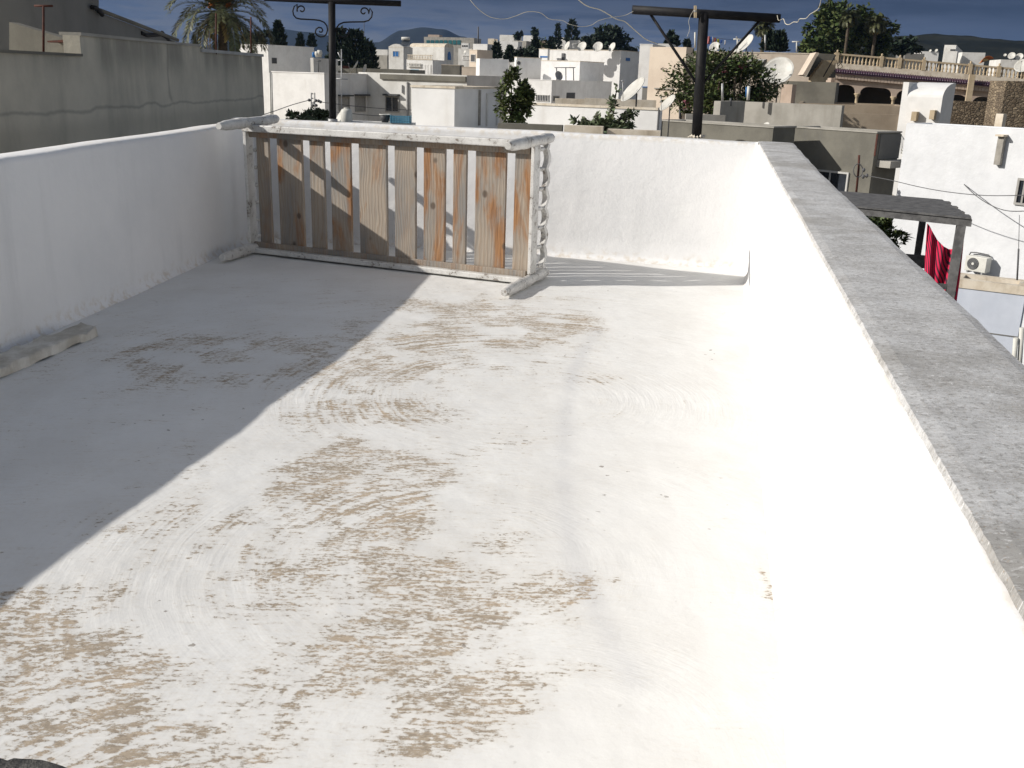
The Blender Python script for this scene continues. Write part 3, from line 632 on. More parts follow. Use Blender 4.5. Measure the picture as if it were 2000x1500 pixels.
def patch(B, face, x0, y0, x1, y1, name, mat, d0=.003, d1=.05): return fbox(MB(), B, face, frect(B, face, x0, y0, x1, y1), d0, d1).build(name, M[mat], B.o)

def leaves(c, rad, n, l, wd, clumps=14, shell=.55, droop=.1, seed=1, mb=None, flat=1):
    rnd = random.Random(seed); b = mb or MB(); cs = []
    for i in range(clumps):
        while True:
            p = V((rnd.uniform(-1, 1), rnd.uniform(-1, 1), rnd.uniform(-1, 1)))
            if p.length <= 1 and p.length > shell * .6: break
        cs.append((p, rnd.uniform(.24, .46)))
    for i in range(n):
        p, r = cs[rnd.randrange(clumps)]
        q = V((rnd.gauss(0, 1), rnd.gauss(0, 1), rnd.gauss(0, 1))).normalized() * (r * rnd.uniform(.45, 1.05))
        q = p + q; pos = c + V((q.x * rad[0], q.y * rad[1], q.z * rad[2]))
        d = (V((rnd.gauss(0, 1), rnd.gauss(0, 1), rnd.gauss(0, .7) - droop)) + q * .8).normalized(); u = V((rnd.gauss(0, .5), rnd.gauss(0, .5), 1))
        k = rnd.uniform(.6, 1.3); b.leaf(pos, d, u, l * k, wd * k)
    return b, [c + V((p.x * rad[0], p.y * rad[1], p.z * rad[2])) for p, r in cs]
def tree(label, x, y, Y, rx, ry, n, l, mat, zb=-7.2, name='tree', cat='tree', group=None, seed=1, clumps=16, tr=.16, wd=None, shell=.55, ryd=None):
    c = at(x, y, Y); rad = (px(rx, Y), ryd or px(rx, Y), px(ry, Y)); t = thing(name, label, cat, (c.x, c.y, zb), group)
    b, cs = leaves(c, rad, n, l, wd or l * .28, clumps, shell, seed=seed); b.build('crown', M[mat], t)
    k = MB(); base = V((c.x, c.y, zb)); fork = V((c.x, c.y, c.z - rad[2] * .7)); k.tube([base, base.lerp(fork, .5) + V((tr * .4, 0, 0)), fork], [tr * 1.3, tr, tr * .8], 8)
    for q in cs[::2]: k.tube([fork, fork.lerp(q, .55) + V((0, 0, rad[2] * .08)), q], [tr * .55, tr * .35, tr * .12], 5)
    k.build('trunk', M['bark'], t); return t
def conifer(label, x, ytop, ybase, Y, rx, n, l, mat='leaf_b', group=None, seed=1, pw=.8, zb=-7.2, name='cypress_tree'):
    rnd = random.Random(seed); T = at(x, ytop, Y); Bz = at(x, ybase, Y); h = T.z - Bz.z; r = px(rx, Y); t = thing(name, label, 'tree', (T.x, T.y, zb), group); b = MB()
    for i in range(n):
        f = rnd.random() ** .75; lv = 1 - f; a = rnd.uniform(0, 6.283); k = (1 - lv) ** pw * min(1, lv * 7 + .45)
        rr = r * k * rnd.uniform(.45, 1.08) * (1 + .22 * math.sin(a * 3 + lv * 19) + .15 * math.sin(lv * 34 + a))
        p = V((T.x + rr * math.cos(a), T.y + rr * math.sin(a), Bz.z + h * lv))
        b.leaf(p, V((math.cos(a) * .5, math.sin(a) * .5, rnd.uniform(.1, 1))).normalized(), V((rnd.gauss(0, 1), rnd.gauss(0, 1), .3)), l * rnd.uniform(.6, 1.3), l * .24)
    b.build('crown', M[mat], t); MB().tube([(T.x, T.y, zb), (T.x, T.y, T.z - h * .1)], [r * .16, r * .03], 6).build('trunk', M['bark'], t); return t
def palm(label, x, y, Y, R, nf, group=None, fruit=False, dry=0, seed=1, zb=-7.2, tr=.24, leafl=.42):
    rnd = random.Random(seed); c = at(x, y, Y); t = thing('palm_tree', label, 'palm tree', (c.x, c.y, zb), group)
    def frond(b, az, el, L, dens=52, ll=leafl):
        d = V((math.cos(az), math.sin(az), 0)); p = c.copy(); e = el; pts = [p.copy()]; n = 12
        for i in range(n):
            e -= (.62 + .3 * rnd.random()) * (L / R) * 1.9 / n * (1.3 if i > 4 else .6); p = p + (d * math.cos(e) + V((0, 0, math.sin(e)))) * (L / n); pts.append(p.copy())
        b.tube(pts, [.035 * (1 - .85 * i / n) for i in range(n + 1)], 4)
        for i in range(dens):
            f = .16 + .84 * i / dens; k = min(int(f * n), n - 1); q = pts[k].lerp(pts[k + 1], f * n - k); tg = (pts[k + 1] - pts[k]).normalized(); sd_ = tg.cross(V((0, 0, 1))).normalized(); up = sd_.cross(tg)
            for s in (-1, 1):
                dd = (tg * .75 + sd_ * s * .72 + up * rnd.uniform(-.15, .3)).normalized(); b.leaf(q, dd, up, ll * (1.1 - .55 * abs(f - .45)) * rnd.uniform(.8, 1.15), ll * .075)
    b = MB()
    for i in range(nf):
        f = i / nf; frond(b, i * 2.39996 + rnd.uniform(-.2, .2), 1.30 - 1.75 * f + rnd.uniform(-.12, .12), R * rnd.uniform(.88, 1.12))
    b.build('frond_crown', M['palm'], t)
    if dry:
        b = MB()
        for i in range(dry): frond(b, rnd.uniform(0, 6.28), -.75 + rnd.uniform(-.3, .3), R * rnd.uniform(.5, .8), 20)
        b.build('dead_fronds', M['dryfrond'], t)
    k = MB(); n = 26; k.tube([V((c.x, c.y, zb)).lerp(c, i / n) for i in range(n + 1)], [tr * (1.12 if i % 2 else .95) for i in range(n + 1)], 10); k.build('trunk', M['bark'], t)
    if fruit:
        for j in range(7):
            az = j * .9 + .3; b = MB(); q0 = c + V((math.cos(az) * .2, math.sin(az) * .2, .35))
            for i in range(46):
                v_ = V((math.cos(az) * rnd.uniform(.15, .75), math.sin(az) * rnd.uniform(.15, .75), rnd.uniform(-.25, .75))); b.tube([q0, q0 + v_ * .6 + V((0, 0, .25)), q0 + v_ + V((0, 0, .15))], [.03, .028, .035], 4)
            b.build('date_cluster', M['dates'], t)
    return t
def dish(label, x, y, Y, rpx, nrm, mat='dish', zb=None, group=None, arm=True, pole=True):
    c = at(x, y, Y); r = px(rpx, Y); n = V(nrm).normalized(); a = V((0, 0, 1)).cross(n).normalized(); bb = n.cross(a)
    zb = c.z - r * 1.5 if zb is None else zb
    t = thing('satellite_dish', label, 'satellite dish', (c.x - n.x * r * .3, c.y - n.y * r * .3, zb), group)
    b = MB(); K, S_ = 7, 28; dp = .24 * r
    for k in range(K + 1):
        for j in range(S_):
            q = 6.28318 * j / S_; f = k / K; b.v.append(c + (a * math.cos(q) + bb * math.sin(q)) * r * f + n * dp * (f * f - .5))
    for k in range(K):
        for j in range(S_): b.f.append([k * S_ + j, k * S_ + (j + 1) % S_, (k + 1) * S_ + (j + 1) % S_, (k + 1) * S_ + j]); b.sm.append(True)
    o = b.build('reflector', M[mat], t); md = o.modifiers.new('shell', 'SOLIDIFY'); md.thickness = .02 * r + .006; md.offset = 0
    rim = MB().tube([c + (a * math.cos(6.28318 * j / 28) + bb * math.sin(6.28318 * j / 28)) * r + n * dp * .5 for j in range(29)], .018 * r + .004, 5); rim.build('rim', M[mat], t)
    if arm:
        f_ = c + n * r * 1.0 - bb * r * .12
        MB().tube([c - bb * r * .98 + n * dp * .5, f_], .018 * r + .004, 6).build('feed_arm', M['galv'], t)
        MB().lathe(f_ - (f_ - c).normalized() * r * .12, f_ + (f_ - c).normalized() * r * .1, [(0, r * .035), (.5, r * .07), (1, r * .05)], 8).build('receiver', M['galv'], t)
    if pole:
        q = c - n * r * .30; MB().tube([c - n * dp * .5, q, V((q.x, q.y, zb))], .035 * r + .008, 8).build('mount_pole', M['cable'], t)
    return t
def aerial(label, x, ytop, ybase, Y, half, mat='galv', group=None, slope=0, r=.02, cat='antenna', name='antenna'):
    b_, t_ = at(x, ybase, Y), at(x, ytop, Y); t = thing(name, label, cat, b_, group); MB().tube([b_, t_], r, 6).build('mast', M[mat], t)
    if half: MB().tube([at(x - half, ytop + 1 - slope, Y), at(x + half, ytop + 1 + slope, Y)], r * .9, 6).build('crossbar', M[mat], t)
    return t

# ---------------------------------------------------------------- neighbour on the left
WX = -5.2; n_ = V((1, 0, 0)); WP = V((WX, 10, 0))
yat = lambda x: onpl(x, 120, WP, n_).y; zat = lambda x, y: onpl(x, y, WP, n_).z
nb = thing('cement_wall', 'tall bare brownish cement wall with stepped top beyond the left terrace wall', 'wall', (WX, 12, -7.2))
y0, y1, y2, y3 = 3.0, yat(160), yat(392), yat(512)
za, zb_, zc_ = zat(100, 107.5), zat(280, 81), zat(450, 106)
MB().prism([(WX, y0, -7.2), (WX, y3, -7.2), (WX, y3, zc_), (WX, y2, zc_), (WX, y2, zb_), (WX, y1, zb_), (WX, y1, za), (WX, y0, za)], (-.2, 0, 0)).build('wall', M['blockwall'], nb)
M['capgrey'] = mk('smooth_grey_cap', (.42, .42, .41), (.33, .33, .32), 4)
b = MB(); b.box(WX - .24, WX + .03, y2, y3 + .03, zc_, zc_ + .05); b.build('coping', M['capgrey'], nb)
b = MB(); b.box(WX - .24, WX + .02, y1, y2, zb_, zb_ + .035); b.build('coping', M['conc_l'], nb)
b = MB(); b.box(WX - .24, WX + .02, y0, y1, za, za + .03); b.build('coping', M['conc'], nb)
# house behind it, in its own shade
HX = -9.3; HP = V((HX, 20, 0)); q = lambda x, y: onpl(x, y, HP, n_)
h1 = thing('cement_house', 'dark cement house with a sloping roof edge behind the bare cement wall', 'house', (HX - 3, 20, -7.2))
pts = [q(-20, -60), q(193, -60), q(193, 24), q(262, 50), q(345, 82), q(420, 118)]
lowp = [V((HX, pts[-1].y, -7.2)), V((HX, pts[0].y, -7.2))]
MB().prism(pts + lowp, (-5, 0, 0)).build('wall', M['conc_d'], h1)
MB().tube([q(193, 22) + V((.03, 0, .02)), q(262, 48) + V((.03, 0, .02)), q(345, 80) + V((.03, 0, .02))], .05, 6).build('roof_edge', M['conc'], h1)
MB().tube([q(172, 14) + V((.08, 0, 0)), q(180, 15) + V((.08, 0, 0)), q(187, 22) + V((.08, 0, 0)), q(193, 29) + V((.08, 0, 0))], .05, 6).build('drain_pipe', M['black_iron'], h1)
gw = at(18, 107, 15.5); ex, ey = axes(12); GP = gw; qq = lambda x, y: onpl(x, y, GP, ey)
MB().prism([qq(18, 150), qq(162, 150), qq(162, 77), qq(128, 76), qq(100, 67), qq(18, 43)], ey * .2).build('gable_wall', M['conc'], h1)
MB().prism([qq(113, 81), qq(145, 79), qq(145, 83), qq(115, 84)], -ey * .25).build('shelf', M['rust'], h1)
aerial('thin rusty red T-shaped pole on the left cement wall', 85, 10.5, 106, onpl(88, 106, WP, n_).y, 18, 'rust', r=.013, name='iron_pole', cat='pole')
aerial('straight rusty rod on the left cement wall in front of the palm trunk', 422, 26, 106, onpl(422, 106, WP, n_).y, 0, 'rust', r=.016, name='iron_rod', cat='rod')
aerial('rusty rod nearest the right end of the left cement wall', 490, 33, 106, onpl(490, 106, WP, n_).y, 0, 'rust', r=.016, name='iron_rod', cat='rod')
br = thing('bent_bar', 'low blue-black bent metal bar on the sloping roof edge', 'metal bar', q(300, 72)); MB().tube([q(275, 64), q(286, 69), q(314, 67), q(322, 71), q(334, 84)], .05, 6).build('bar', M['black_iron'], br); MB().tube([q(316, 63), q(322, 71)], .05, 6).build('bar_end', M['black_iron'], br)
palm('date palm with orange fruit rising behind the left cement wall', 432, 24, 74, px(112, 74), 54, fruit=True, dry=6, seed=4, tr=.27, leafl=.6)

# ---------------------------------------------------------------- neighbour's flat roof just below the far wall
nr = thing('low_house', 'low flat-roofed neighbour house just beyond the far terrace wall', 'house', (-2, 22, -7.2))
MB().box(-13, 1.9, 11.2, 33, -7.2, -.2).build('wall', M['white2'], nr)

# ---------------------------------------------------------------- white houses, left group
B = block('white two-storey house partly hidden by the palm with one small dark window', 462, 523, 613, 87, 85, 30, 'white', cop='white')
patch(B, 'r', 531, 113, 540, 124, 'window', 'grille')
B2 = block('low grey annex with a T aerial behind the bright blank white wall', 606, 612, 660, 113, 82, 20, 'white2', cop=None)
aerial('thin dark T aerial on the grey annex left of the scrolled post', 622, 118, 143, 80, 5, 'cable', r=.04)
tk = MB(); c = at(613, 112, 83); tk.lathe(c + V((0, 0, 0)), c + V((0, 0, .4)), [(0, .13), (.9, .13), (1, .07)], 10); tag(tk.build('water_can', M['blue']), 'small blue can on the roof corner beside the white pots', 'can')
for i, xx in enumerate((619.5, 624.5)):
    c = at(xx, 112, 83); tag(MB().lathe(c, c + V((0, 0, .45 + .1 * i)), [(0, .14), (.6, .22), (1, .16)], 10).build('pot', M['plastic_w']), ('rounded white pot next to the blue can on the annex roof', 'rounded white pot nearest the scrolled post on the annex roof')[i], 'pot', 'white pots on the annex roof')
C2 = block('white house with a bright blank wall and shuttered side behind the scrolled post', 531, 633, 742, 142, 60, 31, 'white', cop='white')
for x0, x1, y0_, y1_ in ((661, 682, 189, 217), (693, 713, 187, 218), (728, 742, 190, 219)):
    fo = window(C2, 'r', x0, y0_, x1, y1_, pane='shutter', fmat='shutter')
for x0, x1, y_ in ((660, 684, 185), (692, 716, 184)): patch(C2, 'r', x0, y_, x1, y_ + 3, 'lintel', 'grille', .003, .3)
for x_ in (527.5, 530.5):
    tag(MB().tube([at(x_, 142 + (x_ - 527) * .8, 59.0), at(x_ + 1.5, 236, 59.0), at(x_ + 1.5, 420, 59.0)], .045, 8).build('drain_pipe', M['plastic_w']), 'white drain pipe at the left edge of the bright blank wall, ' + ('outer one' if x_ < 528 else 'next to the wall'), 'pipe', 'drain pipes by the blank wall')
pe = C2.P + C2.ey * (C2.d - .02)
C3 = block('white house with a dark cement cornice and a diagonal shadow across its front', 700, 912, 990, 147, (pe - C2.ex * 0).dot(V((0, 1, 0))) - 1.5 * 0 - 4.0, 25, 'white2', cop=None)
fbox(MB(), C3, 'f', frect(C3, 'f', 744, 147, 911, 157), .003, .12).build('cornice', M['conc'], C3.o)
fo = window(C3, 'f', 753, 188, 780, 219, fmat='shutter', bars=1); patch(C3, 'f', 752, 183.5, 781, 187, 'lintel', 'grille', .003, .3)
patch(C3, 'f', 795.5, 160, 797.5, 226, 'drain_pipe', 'galv', .02, .12); patch(C3, 'f', 785.5, 166, 787, 182, 'drain_pipe', 'galv', .02, .1)
B = block('dark weathered parapet block behind the houses, right of the scrolled post', 640, 800, 830, 136, 88, 12, 'conc', cop=None)
D = block('square white stair tower with a blank lit side in front of the corniced house', 804, 888, 977, 169, 30, 24, 'white', cop='cream')
patch(D, 'r', 934, 176, 937, 245, 'drain_pipe', 'greyedge', .003, .04)
b = MB()
for rct in ((949, 182, 971, 184), (949, 184, 951, 246), (969, 184, 971, 246)): fbox(b, D, 'r', frect(D, 'r', *rct), .003, .05)
b.build('panel_frame', M['white2'], D.o)

# small things standing beyond the far wall
yw = block('thin grey yard wall just beyond the left half of the far terrace wall', 560, 806, 812, 241, 21.5, 2, 'white2', cop=None, name='yard_wall', cat='wall')
def shrub(label, x, y, Y, rx, ry, n, l, mat, seed, zb, group=None, flower=False, name='shrub', clumps=14, tall=0):
    t = tree(label, x, y, Y, rx, ry, n, l, mat, zb=zb, name=name, cat='shrub', group=group, seed=seed, clumps=clumps, tr=.03); return t
shrub('leafy green shrub showing above the far wall left of the scrolled post', 598, 226, 20, 38, 12, 1500, .09, 'leaf_g', 3, -.2)
c = at(677, 240, 21.6); t = thing('water_tank', 'rounded white plastic tank by the foot of the scrolled post', 'tank', c); MB().lathe(c, c + V((0, 0, .29)), [(0, .11), (.1, .125), (.8, .125), (.95, .10), (1, .06)], 16).build('tank_body', M['plastic_w'], t); MB().lathe(c + V((0, 0, .29)), c + V((0, 0, .31)), [(0, .055), (1, .055)], 12).build('lid', M['plastic_w'], t)
dish('small pale dish leaning on edge beside the white tank', 664, 230, 21.7, 12, (-.75, -.45, .45), arm=False)
c = at(752, 239, 21.6); t = thing('basin', 'dark open basin with a white rim left of the pale blue crate', 'basin', c); MB().lathe(c, c + V((0, 0, .16)), [(0, .07), (1, .115)], 14).build('bowl', M['grille'], t); MB().tube([c + V((.115 * math.cos(k * .3), .115 * math.sin(k * .3), .16)) for k in range(22)], .01, 6).build('rim', M['plastic_w'], t)
c = at(783, 240, 21.6); t = thing('plastic_crate', 'pale blue plastic crate on the yard wall beside the square white tower', 'crate', c); b = MB(); f_ = (c, V((1, 0, 0)), V((0, 1, 0)))
b.box(-.215, .215, -.14, .14, c.z, c.z + .012, f_)
for k in range(3): b.box(-.215, .215, -.14, -.128, c.z + .02 + k * .045, c.z + .05 + k * .045, f_); b.box(-.215, .215, .128, .14, c.z + .02 + k * .045, c.z + .05 + k * .045, f_)
for sx_ in (-.215, .2): b.box(sx_, sx_ + .015, -.14, .14, c.z + .01, c.z + .15, f_)
for k in range(8): b.box(-.21 + k * .056, -.195 + k * .056, -.145, -.139, c.z, c.z + .15, f_)
b.build('crate_body', M['paleblue'], t)
t = thing('utility_pole', 'concrete lattice utility pole in front of the bright blank white wall', 'utility pole', at(612, 420, 42)); Yp = 42
b = MB(); b.tube([at(607.5, 181, Yp), at(606, 300, Yp), at(604, 420, Yp)], .045, 4); b.tube([at(614, 181, Yp), at(615, 300, Yp), at(618, 420, Yp)], .045, 4); b.build('pole', M['white2'], t)
[MB().tube([at(607, y_, Yp), at(614.5, y_, Yp)], .035, 4).build('rung', M['white2'], t) for y_ in range(183, 300, 9)]
for (x_, y_) in ((604, 195.5), (617, 196.5), (617.5, 206), (611, 206), (618, 213), (622, 197), (626, 199), (622, 214), (626, 216)):
    c = at(x_, y_, Yp - .1); MB().lathe(c - V((.06, 0, 0)), c + V((.06, 0, 0)), [(0, .03), (.3, .06), (.7, .06), (1, .03)], 8).build('insulator', M['cable'], t)
cord('power_cable', 'thin cable sagging left from the lattice pole across the blank wall', 'cable', [(604, 195.5, 42), (570, 205, 40), (533, 218, 38), (500, 228, 36)], .014, M['cable'])
cord('power_cable', 'upper thin cable running right from the lattice pole past the shuttered windows', 'cable', [(626, 199, 42), (660, 203.5, 42), (700, 208, 43), (760, 213, 44), (830, 216, 46)], .014, M['cable'])
cord('power_cable', 'lower thin cable running right from the lattice pole past the shuttered windows', 'cable', [(626, 216, 42), (670, 220, 42), (720, 225, 43), (790, 229, 44), (830, 230, 46)], .014, M['cable'])
tm = aerial('tall thin mast with short arms beside the scrolled post', 667, 96, 222, 24, 0, 'galv', r=.014)
for a_, c_ in (((657, 153.5), (679, 155)), ((660, 118), (671, 117)), ((660, 102), (667, 117))): MB().tube([at(*a_, 24), at(*c_, 24)], .014, 5).build('aerial_arm', M['galv'], tm)
dish('narrow white dish on edge on the shuttered house roof, nearest the scrolled post', 693, 131, 76, 13, (-.80, -.15, .55), group='dishes on the shuttered house roof')
dish('small bright white dish on the shuttered house roof, right of the narrow one', 713, 134, 76, 8, (-.8, -.45, .25), group='dishes on the shuttered house roof')
for i, (x_, y_, w_, h_) in enumerate(((662, 132, 8, 9), (676, 128, 11, 5))):
    c = at(x_, y_ + 6, 77); tag(MB().box(-px(w_, 77) / 2, px(w_, 77) / 2, -.3, .3, c.z, c.z + px(h_, 77), (c, V((1, 0, 0)), V((0, 1, 0)))).build('roof_box', M[('plastic_w', 'rust')[i]]), ('small white box on the shuttered house roof by the scrolled post', 'small brown flat box on the shuttered house roof by the scrolled post')[i], 'box')
# trees behind the left group
conifer('broad dark evergreen directly behind the scrolled post', 663, 58, 140, 120, 22, 1900, .55, seed=2, pw=.42, group='dark evergreens behind the shuttered house')
conifer('broad dark evergreen right of the scrolled post', 694, 62, 142, 118, 27, 2300, .55, seed=3, pw=.38, group='dark evergreens behind the shuttered house')
conifer('lower dark evergreen at the right edge of the clump by the scrolled post', 722, 84, 142, 122, 14, 900, .5, seed=5, pw=.6, group='dark evergreens behind the shuttered house')
conifer('tall slim dark cypress between the palm and the scrolled post', 543, 43, 92, 130, 12, 1100, .5, seed=6, pw=.75, group='cypresses left of the scrolled post')
conifer('small pointed cypress in the middle of the gap left of the scrolled post', 586, 66, 92, 170, 6, 500, .5, seed=7, pw=.8, group='cypresses left of the scrolled post')
conifer('small pointed cypress nearest the left scroll of the iron post', 608, 68, 92, 170, 7, 500, .5, seed=8, pw=.8, group='cypresses left of the scrolled post')
tree('low dark tree under the palm fronds left of the slim cypress', 505, 76, 130, 22, 16, 900, .6, 'leaf_b', seed=9)

# ---------------------------------------------------------------- far middle houses
E1 = block('small cream house with a blue window and a solar water heater', 759, 788, 806, 92, 185, 18, 'white2', cop='cream')
window(E1, 'f', 767, 99.5, 779, 111, fmat='frame', pane='blue', bars=1)
b = MB(); K = 10; w_ = E1.w; 
pf = [E1.P + E1.ex * (-w_ + w_ * k / K) + V((0, 0, .02 + .5 * math.sin(math.pi * k / K))) for k in range(K + 1)]; b.prism(pf + [E1.P + V((0, 0, -.05)), E1.P - E1.ex * w_ + V((0, 0, -.05))], E1.ey * E1.d * .9); b.build('arched_roof', M['white2'], E1.o)
t = thing('solar_heater', 'solar water heater with a white tank on the small cream house', 'solar heater', at(793, 90, 187)); MB().lathe(at(784, 75.3, 187), at(800.5, 75.3, 187), [(0, .2), (.03, .27), (.97, .27), (1, .2)], 14).build('tank', M['plastic_w'], t)
MB().hexa([at(786, 79, 187.3), at(801, 79, 187.3), at(797, 89.5, 185.8), at(781, 89.5, 185.8), at(786, 78.3, 187.3), at(801, 78.3, 187.3), at(797, 88.8, 185.8), at(781, 88.8, 185.8)]).build('collector', M['solar'], t)
for x_ in (786, 800): MB().tube([at(x_, 78, 187.2), at(x_, 91, 187.2)], .04, 5).build('leg', M['galv'], t)
E2 = block('long pale house with an arched end, blue arched door and a lit lower roof', 800, 868, 886, 92, 195, 30, 'white2', cop=None)
e2o = E2.o
b = MB(); r_ = E2.d / 2; K = 12
pf = [E2.P + E2.ey * (r_ - r_ * math.cos(math.pi * k / K)) + V((0, 0, r_ * .45 * math.sin(math.pi * k / K))) for k in range(K + 1)]; b.prism(pf, -E2.ex * E2.w); b.build('vault_roof', M['cream'], e2o)
s0, s1, z0, z1 = frect(E2, 'r', 874, 104, 880, 117); c = E2.P + E2.ex * .02; sm = (s0 + s1) / 2; hw = (s1 - s0) / 2
pd = [V((c.x, c.y, 0)) + E2.ey * s0 + V((0, 0, z0)), V((c.x, c.y, 0)) + E2.ey * s1 + V((0, 0, z0))] + [V((c.x, c.y, 0)) + E2.ey * (sm + hw * math.cos(k * math.pi / 8)) + V((0, 0, z1 - hw + 1.6 * hw * math.sin(k * math.pi / 8))) for k in range(9)]
MB().prism(pd, E2.ex * .08).build('door', M['blue'], e2o)
E3 = block('bright white terrace house with two balustrades and white shutters', 794, 845, 872, 117, 165, 22, 'white', cop='white')
def balus(Bq, face, x0, x1, ya, yb, n, mat, rail=.09, name='baluster', lift=0):
    s0, s1, z0, z1 = frect(Bq, face, x0, ya, x1, yb)
    for (u, v) in ((z1 - rail, z1), (z0, z0 + rail)): fbox(MB(), Bq, face, (s0, s1, u, v), lift - .08, lift + .08).build('rail', M[mat], Bq.o)
    first = None
    for k in range(n):
        s = s0 + (s1 - s0) * (k + .5) / n; q = Bq.P + (Bq.ex * s if face == 'f' else Bq.ey * s); q = V((q.x, q.y, 0)) - (Bq.ey if face == 'f' else -Bq.ex) * lift
        if first is None:
            h = z1 - z0 - 2 * rail; wd = (s1 - s0) / n * .32
            first = MB().lathe(q + V((0, 0, z0 + rail)), q + V((0, 0, z1 - rail)), [(0, wd * .9), (.12, wd), (.2, wd * .55), (.4, wd), (.62, wd * .6), (.85, wd * .5), (.9, wd), (1, wd)], 8).build(name, M[mat], Bq.o); q0 = q
        else:
            o = first.copy(); o.location = first.location + (q - q0); COL.objects.link(o)
    return first
balus(E3, 'f', 796, 845, 107, 116.5, 16, 'cream'); balus(E3, 'f', 796, 823, 123, 130, 9, 'white2', lift=.25)
b = MB()
for x_ in (826, 831.5, 837): fbox(b, E3, 'f', frect(E3, 'f', x_, 126, x_ + 4.5, 146), .003, .08)
b.build('shutters', M['white'], E3.o)
t = thing('solar_collector', 'slanted blue-grey panel in front of the white shuttered terrace house', 'panel', at(812, 147, 150)); MB().hexa([at(803, 140, 150), at(820, 141, 150), at(818, 136.2, 152), at(802, 135.8, 152), at(803, 139.5, 150), at(820, 140.5, 150), at(818, 135.7, 152), at(802, 135.3, 152)]).build('panel', M['paleblue'], t); MB().tube([at(813, 140, 151), at(813, 148, 151)], .3, 6).build('stand', M['conc'], t)
B = block('low tan house front below the pale grey block', 902, 930, 960, 131, 120, 10, 'tan', cop='cream'); B = block('flat grey house right of the white terrace house', 862, 898, 906, 127, 140, 10, 'conc', cop='cream')
Ff = block('long distant building with teal windows between white pillars', 828, 926, 940, 74, 520, 12, 'conc_l', cop=None, zb=-7.2)
for k in range(8): patch(Ff, 'f', 833 + k * 8.6, 78.5, 839.4 + k * 8.6, 87, 'window', 'teal', .01, .2)
B = block('pinkish roof house on the distant long building', 836, 858, 864, 68, 545, 12, 'pink', cop=None)
B = block('pale grey cube house below the distant thin mast', 924, 952, 966, 86, 150, 22, 'white', cop=None)
G2 = block('cream house with a framed doorway behind the pale grey block', 917, 932, 962, 97, 128, 40, 'tan', cop='cream'); window(G2, 'f', 919.5, 106, 929, 121, pane='grille')
B = block('small white arched loggia house left of the grey cube', 901, 915, 918, 84, 200, 15, 'white', cop='white')
for k in range(3): patch(B, 'f', 902.5 + k * 4, 88, 905 + k * 4, 91.5, 'arch', 'grille', .01, .05)
B = block('grey house with white balcony pillars and a tiny dish', 895, 922, 926, 95, 160, 12, 'white2', cop=None); balus(B, 'f', 903, 918, 108, 117, 6, 'white')
dish('tiny white dish in front of the arched loggia house', 908, 101.5, 150, 3.5, (-.7, -.5, .5))
aerial('distant thin dark mast on the skyline left of the middle', 934, 52, 90, 380, 0, 'cable', r=.28, name='radio_mast', cat='mast'); aerial('faint lattice mast on the skyline near the dark evergreens', 711, 42, 100, 420, 3, 'cable', r=.14, name='radio_mast', cat='mast')
farw = [('wide white house with grey shaded walls among cypresses', 966, 1012, 1020, 81, 230, 12, 'white'), ('pale upper house on the middle skyline with a flat roof', 976, 1004, 1020, 68.5, 300, 15, 'white2'), ('small white house with blue doors under a dark tree', 1022, 1044, 1052, 69.5, 280, 15, 'white'), ('grey stone house below the skyline tree', 1000, 1028, 1040, 80, 240, 20, 'conc_l'), ('small cream house left on the middle skyline', 953, 965, 972, 75.5, 300, 15, 'cream'),
        ('white house between the slim skyline trees', 1080, 1105, 1116, 73, 300, 15, 'white2'), ('low brown house left of the skyline trees', 1050, 1075, 1084, 80, 280, 15, 'pink'), ('low grey house below the round hill', 730, 757, 768, 97, 260, 15, 'white2'), ('low pale roof between evergreens and the solar heater house', 728, 756, 764, 108, 210, 15, 'conc_l'), ('white house low behind the four dishes', 1112, 1135, 1145, 79, 260, 15, 'white2'),
        ('grey house with shaded front left of the white grey-edged block', 985, 1010, 1030, 92, 200, 25, 'white2')]
for q in farw: block(*q[:7], q[7], cop=None, group='far houses on the middle skyline')
rr = random.Random(3)
def skyt(label, x, y, Y, rx, ry, n, s, mat='leaf_b'): tree(label, x, y, Y, rx, ry, n, .75, mat, seed=s, clumps=9, tr=.25, group='trees on the middle skyline', wd=.3)
skyt('small round tree on the roofline left of the blue-door house', 1013, 69, 270, 7, 6, 260, 1); skyt('dark square tree above the blue-door house', 1044, 64, 275, 7, 7, 260, 2)
conifer('tall feathery skyline tree left of the four dishes', 1090, 47, 96, 260, 7, 420, .8, seed=12, pw=.9, group='trees on the middle skyline', name='tree'); conifer('taller bushy skyline tree right of the feathery one', 1118, 40, 84, 270, 13, 620, .9, seed=13, pw=.7, group='trees on the middle skyline', name='tree')
conifer('bare-topped dark cypress before the wide white house', 971, 84, 115, 150, 9, 600, .5, seed=14, pw=.7, group='cypresses in the middle'); conifer('short dark cypress right of the pale grey block', 996, 91, 122, 140, 10, 600, .5, seed=15, pw=.8, group='cypresses in the middle')
conifer('tall ragged dark cypress left of the four-dish block', 1046, 75, 122, 135, 12, 900, .5, seed=16, pw=.8, group='cypresses in the middle'); conifer('thin dark cypress on the roofline left of the four dishes', 1077, 73, 100, 180, 6, 400, .5, seed=17, pw=.8, group='cypresses in the middle')
tree('low dark green bushes around the ragged cypress', 1032, 108, 132, 26, 12, 900, .5, 'leaf_b', seed=18); tree('large round dark evergreen behind the four dishes', 1196, 88, 170, 52, 26, 3600, .6, 'leaf_b', seed=19, clumps=30, shell=.7, wd=.26); tree('thin grey-green trees beyond the low brown house', 1066, 84, 250, 14, 10, 300, .8, 'leaf_a', seed=28)

